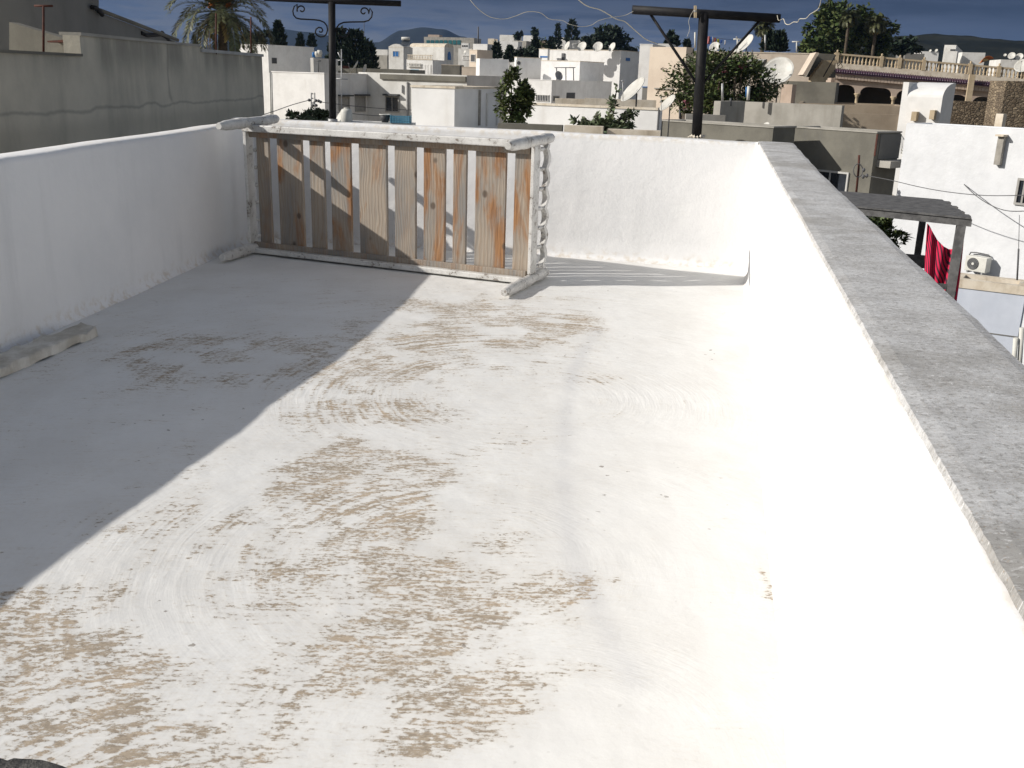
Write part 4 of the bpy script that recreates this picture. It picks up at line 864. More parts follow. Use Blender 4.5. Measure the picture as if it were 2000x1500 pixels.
# ---------------------------------------------------------------- white block with four dishes
H = block('pale grey-shaded block with one narrow bright edge left of the four-dish block', 930, 937, 994, 114, 100, 62, 'white', cop=None)
I = block('large white house with four dishes along its roof edge', 1071, 1213, 1267, 98, 110, 33, 'white', cop='cream')
for x0, y0_, x1, y1_ in ((1222, 113, 1230, 119), (1247, 119, 1251, 124)): patch(I, 'r', x0, y0_, x1, y1_, 'tile_panel', 'blue')
patch(I, 'r', 1258, 119, 1262, 127, 'vent', 'grille'); fbox(MB(), I, 'f', frect(I, 'f', 1098, 104, 1103, 118), .003, .15).build('bracket', M['cable'], I.o)
I0 = block('white wing with a blue painted band at the left end of the four-dish house', 1053, 1070, 1074, 95, 113, 33, 'white', cop='cream'); patch(I0, 'f', 1055, 109.5, 1069.5, 112.5, 'painted_band', 'blue', .003, .03)
for k, (x_, r_, nn) in enumerate(((1108, 9.0, (-.72, -.30, .34)), (1137, 9.2, (-.45, -.62, .42)), (1168, 9.6, (-.35, -.75, .42)), (1196, 8.6, (-.68, -.42, .36)))):
    dish(('leftmost white dish of the four on the roof edge', 'second white dish from the left on the roof edge of four', 'third white dish from the left, widest of the four on the roof', 'rightmost white dish of the four on the roof edge')[k], x_, 90.5 + k * .6, 110, r_, nn, group='four dishes on the white house roof', zb=at(1150, 100, 112).z)
I2 = block('low white house front before the four-dish house', 1057, 1133, 1180, 119, 100, 33, 'white', cop='cream')
I3 = block('white wall with a grey shaded side and a white cooling unit', 1005, 1010, 1058, 111, 104, 55, 'white', cop='cream', zb=-7.2)
t = thing('cooling_unit', 'small white cooling unit on the shaded wall behind the dark dish house', 'air conditioner', at(1013, 130, 101.5)); c = at(1013, 130, 101.5); MB().box(-.25, .25, -.3, .3, c.z, c.z + .62, (c, V((1, 0, 0)), V((0, 1, 0)))).build('casing', M['plastic_w'], t); MB().lathe(c + V((0, -.305, .33)), c + V((0, -.32, .33)), [(0, .18), (1, .18)], 14).build('fan_grille', M['grille'], t)
I4 = block('white house with a barred window below the dark dish', 936, 1078, 1195, 156, 92, 33, 'white', cop='white')
fo = window(I4, 'f', 1047, 185, 1073, 198, fmat='frame', pane='glass', bars=7, fw=.05); window(I4, 'r', 1080, 187, 1092, 198, pane='grille', fmat='shutter'); patch(I4, 'r', 1106, 181, 1122, 205, 'doorway', 'grille')
dish('dark grey dish seen from behind on the barred-window house roof', 1091, 148, 93, 8.5, (.55, -.75, .35), 'dishdark')
pr = thing('pipe_frame', 'three thin posts with a top rail against the low white house', 'pipe frame', at(1105, 157, 97))  # plain pipe frame: thin uprights under one rail
for x_ in (1087, 1105, 1120): MB().tube([at(x_, 132, 97), at(x_ + .3, 157, 97)], .05, 5).build('post', M['cable'], pr)
MB().tube([at(1083, 132, 97), at(1124, 132, 97)], .04, 5).build('top_rail', M['cable'], pr)
b = block('grey-brown flat house below the pale grey block', 858, 905, 940, 150, 100, 14, 'white2', cop='greyedge')
# low walls in front
J = block('long low white wall with tree shadows beyond the far terrace wall', 1007, 1288, 1300, 211, 29, 25, 'white', cop='cream', zb=-7.2, dep=.3, name='boundary_wall', cat='wall')
patch(J, 'f', 1285, 210, 1287.5, 262, 'drain_pipe', 'cable', .003, .06)
block('cream stained yard wall with a gap behind the long low white wall', 1142, 1282, 1290, 196, 36, 6, 'cream', cop=None, dep=.25, name='boundary_wall', cat='wall'); block('short cream yard wall left of the gap, behind the long low white wall', 1084, 1142, 1148, 193.5, 37, 6, 'cream', cop=None, dep=.25, name='boundary_wall', cat='wall')
for k, (x0, x1, ya) in enumerate(((1102, 1178, 247.5), (1186, 1290, 256))):
    block(('stained cream parapet piece behind the far wall, left of the leafy stems', 'stained cream parapet piece behind the far wall, right of the leafy stems')[k], x0, x1, x1 + 5, ya, 14.0, 8, 'cream', cop=None, dep=.2, name='roof_parapet', cat='parapet', group='cream parapet pieces behind the far wall', zb=-.25)
block('dark shaded parapet piece between the white tower and the cream parapets', 972, 1098, 1104, 245, 15.5, 8, 'conc', cop=None, dep=.2, name='roof_parapet', cat='parapet', group='cream parapet pieces behind the far wall', zb=-.25)
tree('loose olive-green tree right of the square white tower', 1003, 194, 27.5, 31, 48, 2700, .14, 'leaf_a', seed=21, clumps=22, tr=.06, shell=.5)
def sprigs(label, base, stems, Y, mat, zb, l, seed, name='leafy_plant', n=26, group=None, wd=.3):
    rnd = random.Random(seed); c = at(*base, Y); t = thing(name, label, 'plant', (c.x, c.y, zb), group); b = MB(); k = MB()
    for st in stems:
        P = [at(x, y, Y + rnd.uniform(-.15, .15)) for x, y in st]; k.tube([V((P[0].x, P[0].y, zb))] + P, [.014] + [.012 - .008 * i / len(P) for i in range(len(P))], 5)
        for i in range(n):
            f = rnd.uniform(0, len(P) - 1.001); j = int(f); q = P[j].lerp(P[j + 1], f - j); tg = (P[j + 1] - P[j]).normalized()
            d = (tg * .5 + V((rnd.gauss(0, .6), rnd.gauss(0, .6), rnd.gauss(-.1, .5)))).normalized(); b.leaf(q, d, V((rnd.gauss(0, .5), rnd.gauss(0, .5), 1)), l * rnd.uniform(.6, 1.2), l * wd)
    b.build('foliage', M[mat], t); k.build('stems', M['bark'], t); return t
sprigs('bushy plant with arching leafy stems behind the far wall, right of the middle', (1190, 262), [[(1185, 256), (1188, 225), (1200, 205), (1206, 165)], [(1180, 258), (1170, 235), (1165, 222)], [(1195, 256), (1212, 228), (1225, 222), (1243, 220)], [(1190, 256), (1200, 240), (1222, 240), (1236, 248)], [(1188, 256), (1160, 240), (1142, 232)], [(1150, 250), (1130, 240), (1120, 232)], [(1192, 250), (1198, 215), (1192, 196)], [(1205, 250), (1222, 232), (1232, 226)], [(1178, 255), (1150, 248), (1140, 240)], [(1205, 254), (1215, 244), (1228, 245)], [(1170, 254), (1168, 246), (1160, 240)], [(1195, 254), (1198, 240), (1192, 232)]], 18.5, 'leaf_g', -.2, .125, 5, n=60, wd=.26)
shrub('low leafy clump at the foot of the arching stems', 1185, 250, 18.5, 45, 9, 700, .10, 'leaf_g', 41, -.2)
dish('large tilted white dish on a dark pole above the long low white wall', 1238, 177, 33, 28.5, (-.66, -.22, .60), zb=.4)
dish('mid-size tilted white dish at the right end of the long low white wall', 1305, 202, 27, 18.5, (-.66, -.22, .58), zb=-.5)

# ---------------------------------------------------------------- tan house and bougainvillea
L2 = block('long tan house with aerials and laundry along its roof', 1335, 1592, 1640, 104, 66, 16, 'tan', cop='cream')
L1 = block('tall plain tan wall end standing left of the bougainvillea', 1270, 1341, 1356, 92, 58, 38, 'tan', cop=None); patch(L1, 'f', 1279, 172, 1316, 174.5, 'ledge', 'greyedge', .003, .1)
block('white house behind the tan wall end', 1250, 1275, 1300, 86, 90, 20, 'white', cop='white'); block('blue-banded dark house strip between the white house and the tan wall', 1255, 1292, 1300, 170, 75, 20, 'conc_d', cop='blue')
block('small white roof room behind the tan wall end', 1284, 1312, 1320, 85.5, 100, 15, 'white2', cop=None)
aerial('plain white pole on the tan roof left of the braced post', 1357.5, 63, 93, 62, 0, 'plastic_w', r=.05)
aerial('white T aerial on the tan roof left of the tilted dish', 1440.5, 75.5, 95, 62, 8, 'plastic_w', r=.04, group='T aerials on the tan roof'); aerial('plain pale pole on the tan roof in front of the palm', 1494.5, 68, 98, 62, 0, 'galv', r=.05); aerial('white T aerial at the right end of the tan roof', 1556, 80.5, 102, 62, 9, 'plastic_w', r=.04, group='T aerials on the tan roof')
dish('big white tilted dish standing on the tan roof', 1454, 87, 62, 21, (-.62, -.25, .55)); dish('half-hidden white dish behind the laundry on the tan roof', 1396, 92, 63, 10, (-.4, -.7, .5))
ln = thing('laundry_line', 'line with blue, white and green laundry on the tan roof', 'washing line', at(1400, 95, 64)); MB().tube([at(1380, 71, 64), at(1400, 74, 64), at(1432, 78, 64)], .012, 4).build('line', M['cable'], ln)
M['c_blue'] = mk('blue_laundry', (.06, .14, .45), None, 6); M['c_white'] = mk('white_laundry', (.7, .7, .72), None, 6); M['c_green'] = mk('lime_laundry', (.38, .40, .06), None, 6); M['c_red'] = mk('faded_red_laundry', (.45, .16, .15), None, 6)
for k, (x0, x1, ya, yb, cm) in enumerate(((1382, 1386, 71, 86, 'c_red'), (1386, 1391, 72, 93, 'c_blue'), (1390, 1393, 72, 90, 'c_white'), (1394, 1398, 74, 84, 'c_red'), (1399.5, 1404, 76, 92, 'c_green'), (1407, 1410, 78, 84, 'c_blue'), (1415, 1417, 79, 87, 'c_white'))):
    MB().grid(lambda u, v: at(x0 + (x1 - x0) * (u + .15 * math.sin(v * 4)), ya + (yb - ya) * v, 64 + .05 * math.sin(u * 7 + v * 3)), 4, 6).build('cloth', M[cm], ln).modifiers.new('thick', 'SOLIDIFY').thickness = .02
c = at(1480, 127, 58); t = thing('water_heater', 'boxy white water tank half behind the bougainvillea', 'water tank', c)
MB().hexa([at(1458, 131, 57), at(1490, 131, 57), at(1496, 127, 59), at(1464, 127, 59), at(1460, 117, 57), at(1493, 118, 57), at(1498, 116, 59), at(1466, 115, 59)]).build('tank_body', M['plastic_w'], t); MB().hexa([at(1490.3, 132, 56.9), at(1494, 131, 57.2), at(1497, 128, 59), at(1496, 128, 59.2), at(1492.5, 117, 56.9), at(1495, 117, 57.2), at(1498.6, 115.5, 59), at(1498, 115.5, 59.2)]).build('end_cap', M['grille'], t)
for x_ in (1464, 1488): MB().tube([at(x_, 131, 57.5), at(x_, 190, 57.5)], .05, 5).build('leg', M['galv'], t)
aerial('thin dark pipe rising in front of the tan house by the water tank', 1469.5, 97, 120, 60, 0, 'cable', r=.04, name='pipe', cat='pipe')
bg = thing('bougainvillea', 'large dense bougainvillea with a few pink flowers behind the braced post', 'bush', V((at(1400, 200, 46).x, 46, -7.2)))
b, cs = leaves(at(1408, 166, 46), (px(88, 46), 2.0, px(50, 46)), 10000, .19, .055, 60, .25, seed=31)
leaves(at(1352, 200, 45.5), (px(42, 46), 1.0, px(22, 46)), 800, .17, .05, 14, .35, seed=32, mb=b); leaves(at(1475, 165, 46), (px(35, 46), 1.0, px(36, 46)), 1000, .17, .05, 14, .35, seed=33, mb=b); b.build('foliage', M['leaf_a'], bg)
b, _ = leaves(at(1405, 125, 46), (px(70, 46), 1.2, px(26, 46)), 700, .15, .045, 20, .3, seed=34); b.build('shoot_leaves', M['leaf_g'], bg)
k = MB(); [k.tube([V((q.x * .5 + cs[0].x * .5, 46, -7.2)), (q + V((0, 0, -.5))), q], [.07, .05, .015], 5) for q in cs[::4]]; k.build('stems', M['bark'], bg)
rnd = random.Random(9); k = MB(); b = MB()
for st in ([(1350, 172), (1330, 160), (1312, 147), (1300, 140), (1293, 132)], [(1340, 172), (1322, 165), (1305, 166), (1293, 172), (1282, 182)], [(1345, 190), (1325, 186), (1308, 186), (1290, 188)], [(1345, 160), (1330, 145), (1322, 140)], [(1400, 130), (1398, 112), (1405, 100)], [(1440, 130), (1452, 118), (1456, 112)], [(1420, 128), (1416, 112), (1420, 104)]):
    P = [at(x, y, 45.3) for x, y in st]; k.tube(P, .012, 4)
    for i in range(60):
        f = rnd.uniform(0, len(P) - 1.01); j = int(f); q = P[j].lerp(P[j + 1], f - j); b.leaf(q, V((rnd.gauss(0, 1), rnd.gauss(0, 1), rnd.gauss(-.3, .6))).normalized(), V((rnd.gauss(0, 1), .3, 1)), .13, .04)
b.build('branch_leaves', M['leaf_a'], bg); k.build('shoot_stems', M['bark'], bg)
b = MB()
for (x_, y_, n__) in ((1342, 203, 60), (1418, 135, 16), (1448, 132, 14), (1405, 168, 8), (1436, 190, 8), (1392, 196, 10)): leaves(at(x_, y_, 44.6), (.16, .1, .14), n__, .1, .035, 5, .2, seed=int(x_), mb=b)
b.build('flowers', M['flower'], bg)

# ---------------------------------------------------------------- grey cement walls and house on the right
dish('large round white dish facing left above the grey cement wall', 1520, 140, 48, 28.5, (-.34, -.62, .42), zb=-1)
dish('small white dish peeking over the long grey cement wall', 1496, 246, 35, 7.5, (-.6, -.45, .5), pole=True)
Q1 = block('long pale grey cement wall right of the braced post, with a pier at its left end', 1416, 1645, 1652, 206, 40, 35, 'conc_l', cop=None, dep=.3, name='cement_wall', cat='wall')
p1 = at(1395, 197, 38.5); exq, eyq = axes(38)
bb_ = MB(); bb_.box(0, solve(p1, exq, 1408), 0, solve(p1 + exq * solve(p1, exq, 1408), eyq, 1456), -7.2, p1.z, (p1, exq, eyq)); bb_.build('pier_wall', M['conc_l'], Q1.o)
Q2 = block('lower grey cement wall directly behind the braced post', 1290, 1511, 1554, 247, 33, 44, 'conc', cop='conc_l', ct=.05, name='cement_building', cat='building')
aerial('short dark iron stub left of the braced post', 1327.5, 214, 232, 36, 0, 'cable', r=.03, name='iron_rod', cat='rod'); block('low pale cement upstand behind the braced post', 1340, 1417, 1422, 225, 38.2, 4, 'conc_l', cop=None, dep=.3, name='upstand', cat='wall')
aerial('pale upright pipe on the pale cement wall', 1411, 163, 197, 40.5, 0, 'galv', r=.045, name='pipe', cat='pipe'); aerial('short dark pipe beside the pale cement wall pier', 1427, 192, 207, 39, 0, 'cable', r=.04, name='pipe', cat='pipe')
t = thing('post', 'short white square post before the bougainvillea', 'post', at(1462, 193, 41.5)); MB().tube([at(1462.5, 168, 41.5), at(1461, 196, 41.5)], .075, 4).build('shaft', M['plastic_w'], t); MB().tube([at(1458, 170, 41.7), at(1458, 190, 41.7)], .045, 4).build('blue_strip', M['blue'], t)
Q4 = block('brown cement terrace wall below the arched house', 1560, 1772, 1790, 208, 50, 16, 'brown_earth', cop=None); Q4b = block('upper square grey cement room left of the arcade', 1527, 1634, 1640, 161, 56, 20, 'conc', cop=None, dep=3.0); block('small tan pier left of the upper grey cement room', 1527, 1548, 1556, 165, 53, 38, 'pink', cop=None)
block('shaded low cement wall in the court before the arcade', 1643, 1770, 1776, 225, 45, 14, 'brown_earth', cop=None, dep=.25, name='cement_wall', cat='wall')
Q3 = block('grey cement house with a diagonal shadow and a dark sliding window', 1552, 1713, 1760, 257, 32.5, 52, 'conc', cop='conc_l', ct=.05)
window(Q3, 'f', 1585, 333, 1657, 382, bars=1, fw=.06)
fbox(MB(), Q3, 'r', frect(Q3, 'r', 1712, 312, 1757, 325), .003, .5).build('balcony_ledge', M['conc_l'], Q3.o)
patch(Q3, 'r', 1717, 262, 1757, 310, 'recess', 'conc_d', .003, .02); patch(Q3, 'f', 1710, 262, 1713, 305, 'brick_edge', 'rust', .003, .03)
t = thing('service_mast', 'rusty cable mast with a wire loop on the grey cement house', 'mast', at(1670, 400, 30.5)); MB().tube([at(1678, 303, 30.5), at(1677, 330, 30.5), at(1670, 400, 30.5)], .035, 8).build('mast', M['rust'], t)
MB().tube([at(1676 + 9 * math.cos(k * .33), 333 + 13 * math.sin(k * .33), 30.45) for k in range(20)], .015, 5).build('cable_loop', M['cable'], t)
for x_, y_ in ((1687, 332), (1693, 343), (1686, 345)):
    c = at(x_, y_, 30.4); MB().lathe(c - V((0, 0, .06)), c + V((0, 0, .06)), [(0, .02), (.3, .05), (.7, .05), (1, .02)], 8).build('insulator', M['cable'], t)
cord('power_cable', 'cable sagging from the rusty mast across the white rendered house', 'cable', [(1693, 343, 30.4), (1740, 352, 29.5), (1800, 366, 28), (1860, 376, 27), (1930, 382, 26), (2010, 381, 25)], .011, M['cable'])
cord('power_cable', 'cable curving down to the right edge over the white rendered house', 'cable', [(1872, 345, 30), (1885, 362, 29), (1910, 385, 28), (1940, 403, 27), (1970, 412, 26), (2010, 412, 25)], .012, M['cable'])

# ---------------------------------------------------------------- arcaded house with balustrade
A0 = at(1630, 103, 80); A1 = at(2012, 135, 77.5); AE = A1 - A0; AL = AE.xy.length; AE = AE / AL; AN = V((AE.y, -AE.x, 0)).normalized()
ah = Bd(); ah.P = A0; ah.ex = AE; ah.ey = -AN; ah.fr = (A0, AE, -AN); ah.o = thing('arcaded_house', 'ochre house with a long balustrade, tile cornice and round-cornered arches', 'house', V((A0.x, A0.y, -7.2)) + V((AE.x, AE.y, 0)) * AL / 2 - AN * 4)
zl = lambda y: onpl(1640, y, A0, AN).z
sx = lambda x, y=150: (onpl(x, y, A0, AN) - A0).dot(AE)
z_rt, z_rb, z_bb, z_tb, z_cb, z_at, z_cap, z_fl = [zl(y) for y in (103.5, 122.5, 134.5, 143, 153, 163.5, 178, 201)]
MB().box(0, AL + 2, 0, .3, z_tb, z_rb, ah.fr).build('parapet', M['cream'], ah.o); MB().box(0, .25, .3, 5.6, z_fl, z_tb, ah.fr).build('end_wall', M['pink'], ah.o)
MB().box(0, AL + 2, 5.6, 9, -7.2, z_tb, ah.fr).build('rear_wall', M['conc_d'], ah.o); MB().box(0, AL + 2, .3, 9, z_tb, z_tb + .2, ah.fr).build('roof', M['ochre'], ah.o); MB().box(0, AL + 2, .02, 5.6, -7.2, z_fl, ah.fr).build('lower_wall', M['pink'], ah.o)
b = MB(); b.prism([A0 + AN * .0 + V((0, 0, z_bb - A0.z)), A0 + AN * .45 + V((0, 0, z_tb + .05 - A0.z)), A0 + AN * .45 + V((0, 0, z_tb - A0.z)), A0 + V((0, 0, z_tb - A0.z))], AE * (AL + 2))
for k in range(90): p = A0 + AE * (k * (AL + 2) / 90); b.tube([p + AN * .01 + V((0, 0, z_bb - A0.z)), p + AN * .47 + V((0, 0, z_tb + .07 - A0.z))], .09, 5)
b.build('tile_cornice', M['tile'], ah.o)
MB().box(0, AL + 2, -.32, .0, z_tb - .1, z_tb - .003, ah.fr).build('moulding', M['pink'], ah.o)
b = MB(); nc = 58
for k in range(nc): s = .2 + k * AL / nc; b.box(s, s + .22, -.28, .0, z_cb, z_tb - .103, ah.fr)
b.build('corbels', M['pink'], ah.o)
# arcade wall with real openings
cols = [sx(1671, 180), sx(1743, 180), sx(1800, 180), sx(1845, 180), sx(1893, 180), sx(1955, 180), sx(2012, 180)]
b = MB(); rr_ = .6; cw = .16; lo = .0
def pt(s, z): return V((A0.x, A0.y, 0)) + AE * s + V((0, 0, z))
edges = [0] + cols
for i in range(len(cols)):
    l_, r_ = edges[i] + (cw if i else .35), cols[i] - cw
    b.prism([pt(edges[i], z_tb - .1), pt(edges[i], z_cap), pt(l_, z_cap)] + [pt(l_ + rr_ * (1 - math.cos(k * math.pi / 8)), z_cap + (z_at - z_cap) * math.sin(k * math.pi / 8)) for k in range(1, 5)] + [pt(r_ - rr_ * (1 - math.cos(k * math.pi / 8)), z_cap + (z_at - z_cap) * math.sin(k * math.pi / 8)) for k in range(4, 0, -1)] + [pt(r_, z_cap), pt(cols[i], z_cap), pt(cols[i], z_tb - .1)], -AN * .3)
b.build('arcade_wall', M['pink'], ah.o)
for i, s in enumerate(cols):
    q = pt(s, 0) - AN * .15; MB().lathe(q + V((0, 0, z_fl)), q + V((0, 0, z_cap)), [(0, .2), (.06, .2), (.08, .12), (.7, .11), (.74, .17), (.8, .14), (.9, .24), (1, .25)], 10).build('column', M['ochre'], ah.o)
MB().box(0, .32, .0, .3, z_fl, z_tb - .1, ah.fr).build('end_pier', M['pink'], ah.o)
npr = 6; ss = [sx(x, 115) for x in (1634, 1722, 1758, 1806, 1898, 1955, 2010)]
for s in ss:
    MB().box(s - .13, s + .13, -.03, .3, z_rb - .02, z_rt + .05, ah.fr).build('pier', M['ochre'], ah.o); q = pt(s, z_rt + .05) - AN * .13; MB().lathe(q, q + V((0, 0, .2)), [(0, .07), (.2, .05), (.55, .09), (.85, .06), (1, .01)], 10).build('finial', M['ochre'], ah.o)
MB().box(0, AL + 2, .04, .26, z_rt - .12, z_rt, ah.fr).build('handrail', M['ochre'], ah.o)
first = None; hb = z_rt - .12 - z_rb
for i in range(len(ss) - 1):
    n = max(3, int((ss[i + 1] - ss[i]) / .285))
    for k in range(n):
        s = ss[i] + .13 + (ss[i + 1] - ss[i] - .26) * (k + .5) / n; q = pt(s, z_rb) - AN * .15
        if first is None: first = MB().lathe(q, q + V((0, 0, hb)), [(0, .085), (.1, .085), (.16, .05), (.38, .10), (.6, .055), (.85, .05), (.92, .085), (1, .085)], 10).build('baluster', M['ochre'], ah.o); q0 = q
        else: o = first.copy(); o.location = first.location + (q - q0); COL.objects.link(o)
sp_ = sx(1892, 150); MB().box(sp_ - .2, sp_ + .2, -.75, -.47, z_fl, z_rb - .02, ah.fr).build('pilaster', M['ochre'], ah.o)
# outside stair at its left end
st = thing('outside_stair', 'cement outside stair with a sloping side wall between the tan house and the arcaded house', 'stair', at(1605, 160, 58))
P = [at(x, y, 57) for x, y in ((1568, 146), (1574, 148), (1600, 103), (1594, 102))]; MB().prism(P, V((.3, 2.2, 0))).build('side_wall', M['tan'], st)
P = [at(x, y, 59) for x, y in ((1576, 150), (1632, 152), (1631, 106), (1600, 104))]; MB().prism(P, V((.2, 1.5, 0))).build('back_wall', M['conc'], st)
b = MB()
for k in range(9): c = at(1604 + k * 3.0, 150 - k * 4.0, 57.6 + k * .1); b.box(-.55, .15, 0, .5, c.z - .5, c.z, (c, V((1, 0, 0)), V((0, 1, 0))))
b.build('steps', M['ochre'], st); MB().tube([at(1608, 150, 57.4), at(1632, 108, 58)], .03, 6).build('handrail', M['black_iron'], st)
cord('vine', 'thin bare looping vine hanging at the left end of the balustrade', 'vine', [(1634, 118, 78), (1637, 128, 78), (1642, 124, 78), (1645, 131, 78), (1638, 134, 78), (1636, 126, 78)], .03, M['bark'])

# ---------------------------------------------------------------- trees on the right
T_ = dict(group='trees above the balustrade')
tree('big dark leafy tree at the left of the grove above the balustrade', 1610, 66, 125, 40, 44, 3600, .62, 'leaf_a', seed=51, clumps=26, shell=.4, wd=.2, **T_); tree('tall dark leafy tree in the middle of the grove above the balustrade', 1665, 58, 128, 36, 45, 3600, .62, 'leaf_a', seed=52, clumps=26, shell=.4, wd=.2, **T_); tree('rounded green tree at the right of the grove above the balustrade', 1710, 74, 130, 30, 34, 2300, .62, 'leaf_a', seed=53, clumps=20, shell=.4, wd=.2, **T_); tree('low dark scrub trailing right from the grove above the balustrade', 1765, 92, 140, 34, 12, 1100, .6, 'leaf_b', seed=54, wd=.22, **T_); tree('low bushy green tree at the left foot of the grove', 1592, 92, 120, 26, 16, 1000, .6, 'leaf_a', seed=55, wd=.2, **T_)
palm('slim palm with yellow dead skirt in the middle of the grove', 1659, 34, 118, px(20, 118), 26, dry=16, seed=61, tr=.16, leafl=.5, group='palms in the grove'); palm('slim palm with a dead skirt at the right of the grove', 1712, 46, 118, px(22, 118), 28, dry=14, seed=62, tr=.17, leafl=.5, group='palms in the grove'); palm('grey-headed palm standing behind the right end of the braced crossbar', 1493, 52, 110, px(20, 110), 26, dry=8, seed=63, tr=.2, leafl=.5)
conifer('dark cypress just right of the grey-headed palm', 1506, 66, 100, 105, 14, 700, .5, seed=64, pw=.6); conifer('second dark cypress right of the grey-headed palm, nearest the grove', 1525, 64, 102, 104, 11, 700, .5, seed=65, pw=.5)
conifer('larger skyline cypress crossing the left brace of the braced post', 1311, 62, 94, 130, 8, 600, .5, seed=66, pw=.8, group='cypresses by the braced post'); conifer('smaller skyline cypress right of the left brace', 1320, 71, 92, 132, 5, 350, .5, seed=67, pw=.8, group='cypresses by the braced post'); conifer('tiny cypress between the left brace and the braced post', 1342, 79, 95, 135, 4, 250, .5, seed=68, pw=.8, group='cypresses by the braced post'); tree('low dark bush crossing the lower part of the left brace', 1309, 84, 128, 10, 7, 300, .5, 'leaf_b', seed=69)

# far houses on the right
K = dict(group='far houses beyond the balustrade')
block('bright low white house with two tiny dishes beyond the balustrade', 1799, 1834, 1848, 101, 170, 8, 'white', cop=None, **K); R1 = block('tall grey-white house on the far right below the dark hill', 1845, 1868, 1880, 88, 200, 25, 'white2', cop=None, **K); patch(R1, 'f', 1856, 96, 1866, 101, 'window', 'grille'); block('lower grey-white house adjoining the tall far one', 1846, 1870, 1888, 100, 190, 25, 'white2', cop=None, **K); block('long grey-white house right of the tall far one', 1880, 1925, 1938, 103, 195, 10, 'white2', cop=None, **K); block('low dim white house under the two grey dishes at far right', 1955, 1990, 2010, 117, 150, 10, 'white2', cop=None, **K)
block('dark low flat roof behind the balustrade left part', 1768, 1806, 1815, 105, 150, 8, 'conc_d', cop=None, **K)
dish('left tiny white dish on the bright low far house', 1817, 99, 170, 2.2, (-.6, -.6, .4), group='tiny dishes on the far white house'); dish('right tiny white dish on the bright low far house', 1829, 98.5, 170, 2.6, (-.6, -.6, .4), group='tiny dishes on the far white house')
dish('left of two round grey dishes at the far right', 1976, 109, 146, 6.5, (-.55, -.7, .45), group='grey dishes at the far right'); dish('right of two round grey dishes at the far right, yellower', 1991, 111, 146, 6.8, (-.55, -.7, .45), 'dish', group='grey dishes at the far right'); dish('small white dish left of the two grey dishes at the far right', 1963, 107.5, 147, 2.6, (-.5, -.7, .4), group='grey dishes at the far right')
dish('large bright white dish cut by the right edge above the balustrade', 1998, 129, 74, 15, (-.5, -.55, .6))
t = thing('striped_awning', 'small orange and cream half-round awning beyond the balustrade', 'awning', at(1920, 125, 130)); c = at(1921, 124, 130)
M['orange'] = mk('orange_canvas', (.45, .13, .03), None, 3); M['creamc'] = mk('cream_canvas', (.62, .5, .3), None, 3)
for k in range(3):
    r0, r1 = px(13 - 4 * k, 130), px(9 - 4 * k + .3, 130); MB().grid(lambda u, v: c + V((-math.cos(u * math.pi * .75) * (r0 * (1 - v) + r1 * v), v * .8 + k * .8 - 1.2, math.sin(u * math.pi * .75) * (r0 * (1 - v) + r1 * v))), 12, 3).build('band', M[('orange', 'creamc', 'orange')[k]], t).modifiers.new('thick', 'SOLIDIFY').thickness = .04

# ---------------------------------------------------------------- stone walls, white vaulted tower, white rendered house
block('low rubble stone wall right of the white vaulted tower', 1850, 1967, 1975, 200, 52, 4, 'stone', cop=None, dep=.5, name='stone_wall', cat='wall'); block('tall rubble stone pier wall at the right edge', 1966, 2040, 2050, 160, 49, 4, 'stone', cop=None, name='stone_wall', cat='wall', dep=2.0)
V1 = block('white stair tower with a half-barrel roof', 1761, 1841, 1863, 191, 44, 36, 'white', cop=None, par=.02)
r_ = V1.d; b = MB(); K_ = 10
pf = [V1.P + V1.ey * (r_ * (1 - math.cos(k * math.pi / 2 / K_))) + V((0, 0, 1.0 * (at(1800, 160, 44).z - at(1800, 190, 44).z) * math.sin(k * math.pi / 2 / K_))) for k in range(K_ + 1)] + [V1.P + V1.ey * r_]
b.prism(pf, -V1.ex * V1.w * .86); b.build('barrel_roof', M['white'], V1.o)
hh = at(1768, 160, 44).z; b = MB(); b.box(-V1.w - .002, -V1.w * .86, -.002, V1.d, V1.zt, hh, V1.fr); b.build('end_wall', M['white'], V1.o)
for x0, x1, y0_, y1_ in ((1784, 1794, 218, 236), (1819.5, 1829, 215, 233)): patch(V1, 'f', x0, y0_, x1, y1_, 'vent_block', 'ochre', .003, .35)
N1 = block('big white rendered house with a wall cooling unit and a corner window', 1771, 2100, 2140, 259, 27, 50, 'bumpy', cop=None, par=.2)
window(N1, 'f', 1985, 349, 2030, 402, fmat='shutter', bars=2, fw=.06)
sp = frect(N1, 'f', 1950, 266, 1962, 322); fbox(MB(), N1, 'f', sp, .02, .16).build('wall_spout', M['greyedge'], N1.o); fbox(MB(), N1, 'f', (sp[0] - .03, sp[1] + .03, sp[3], sp[3] + .05), .003, .28).build('spout_cap', M['cream'], N1.o)
pc = at(1954, 236, 33.0); tag(MB().box(-.12, .12, -.12, .12, pc.z - 1, pc.z + .22, (pc, N1.ex, N1.ey)).build('cap_post', M['cream']), 'small square cream post on the white rendered house roof', 'post')
ac = thing('air_conditioner', 'white air conditioner with a dark round fan on the white rendered wall', 'air conditioner', at(1917, 530, 29)); s0, s1, z0, z1 = r = frect(N1, 'f', 1898, 499, 1940, 528)
fbox(MB(), N1, 'f', r, .12, .42).build('casing', M['plastic_w'], ac, bevel=.012)
cf = N1.P + N1.ex * (s0 + (s1 - s0) * .38) - N1.ey * .42; cf = V((cf.x, cf.y, (z0 + z1) / 2 + .005)); rf = (z1 - z0) * .40
MB().lathe(cf, cf - N1.ey * .012, [(0, rf), (1, rf)], 24).build('fan_grille', M['grille'], ac); MB().lathe(cf - N1.ey * .012, cf - N1.ey * .022, [(0, rf * .25), (1, rf * .22)], 14).build('fan_hub', M['plastic_w'], ac)
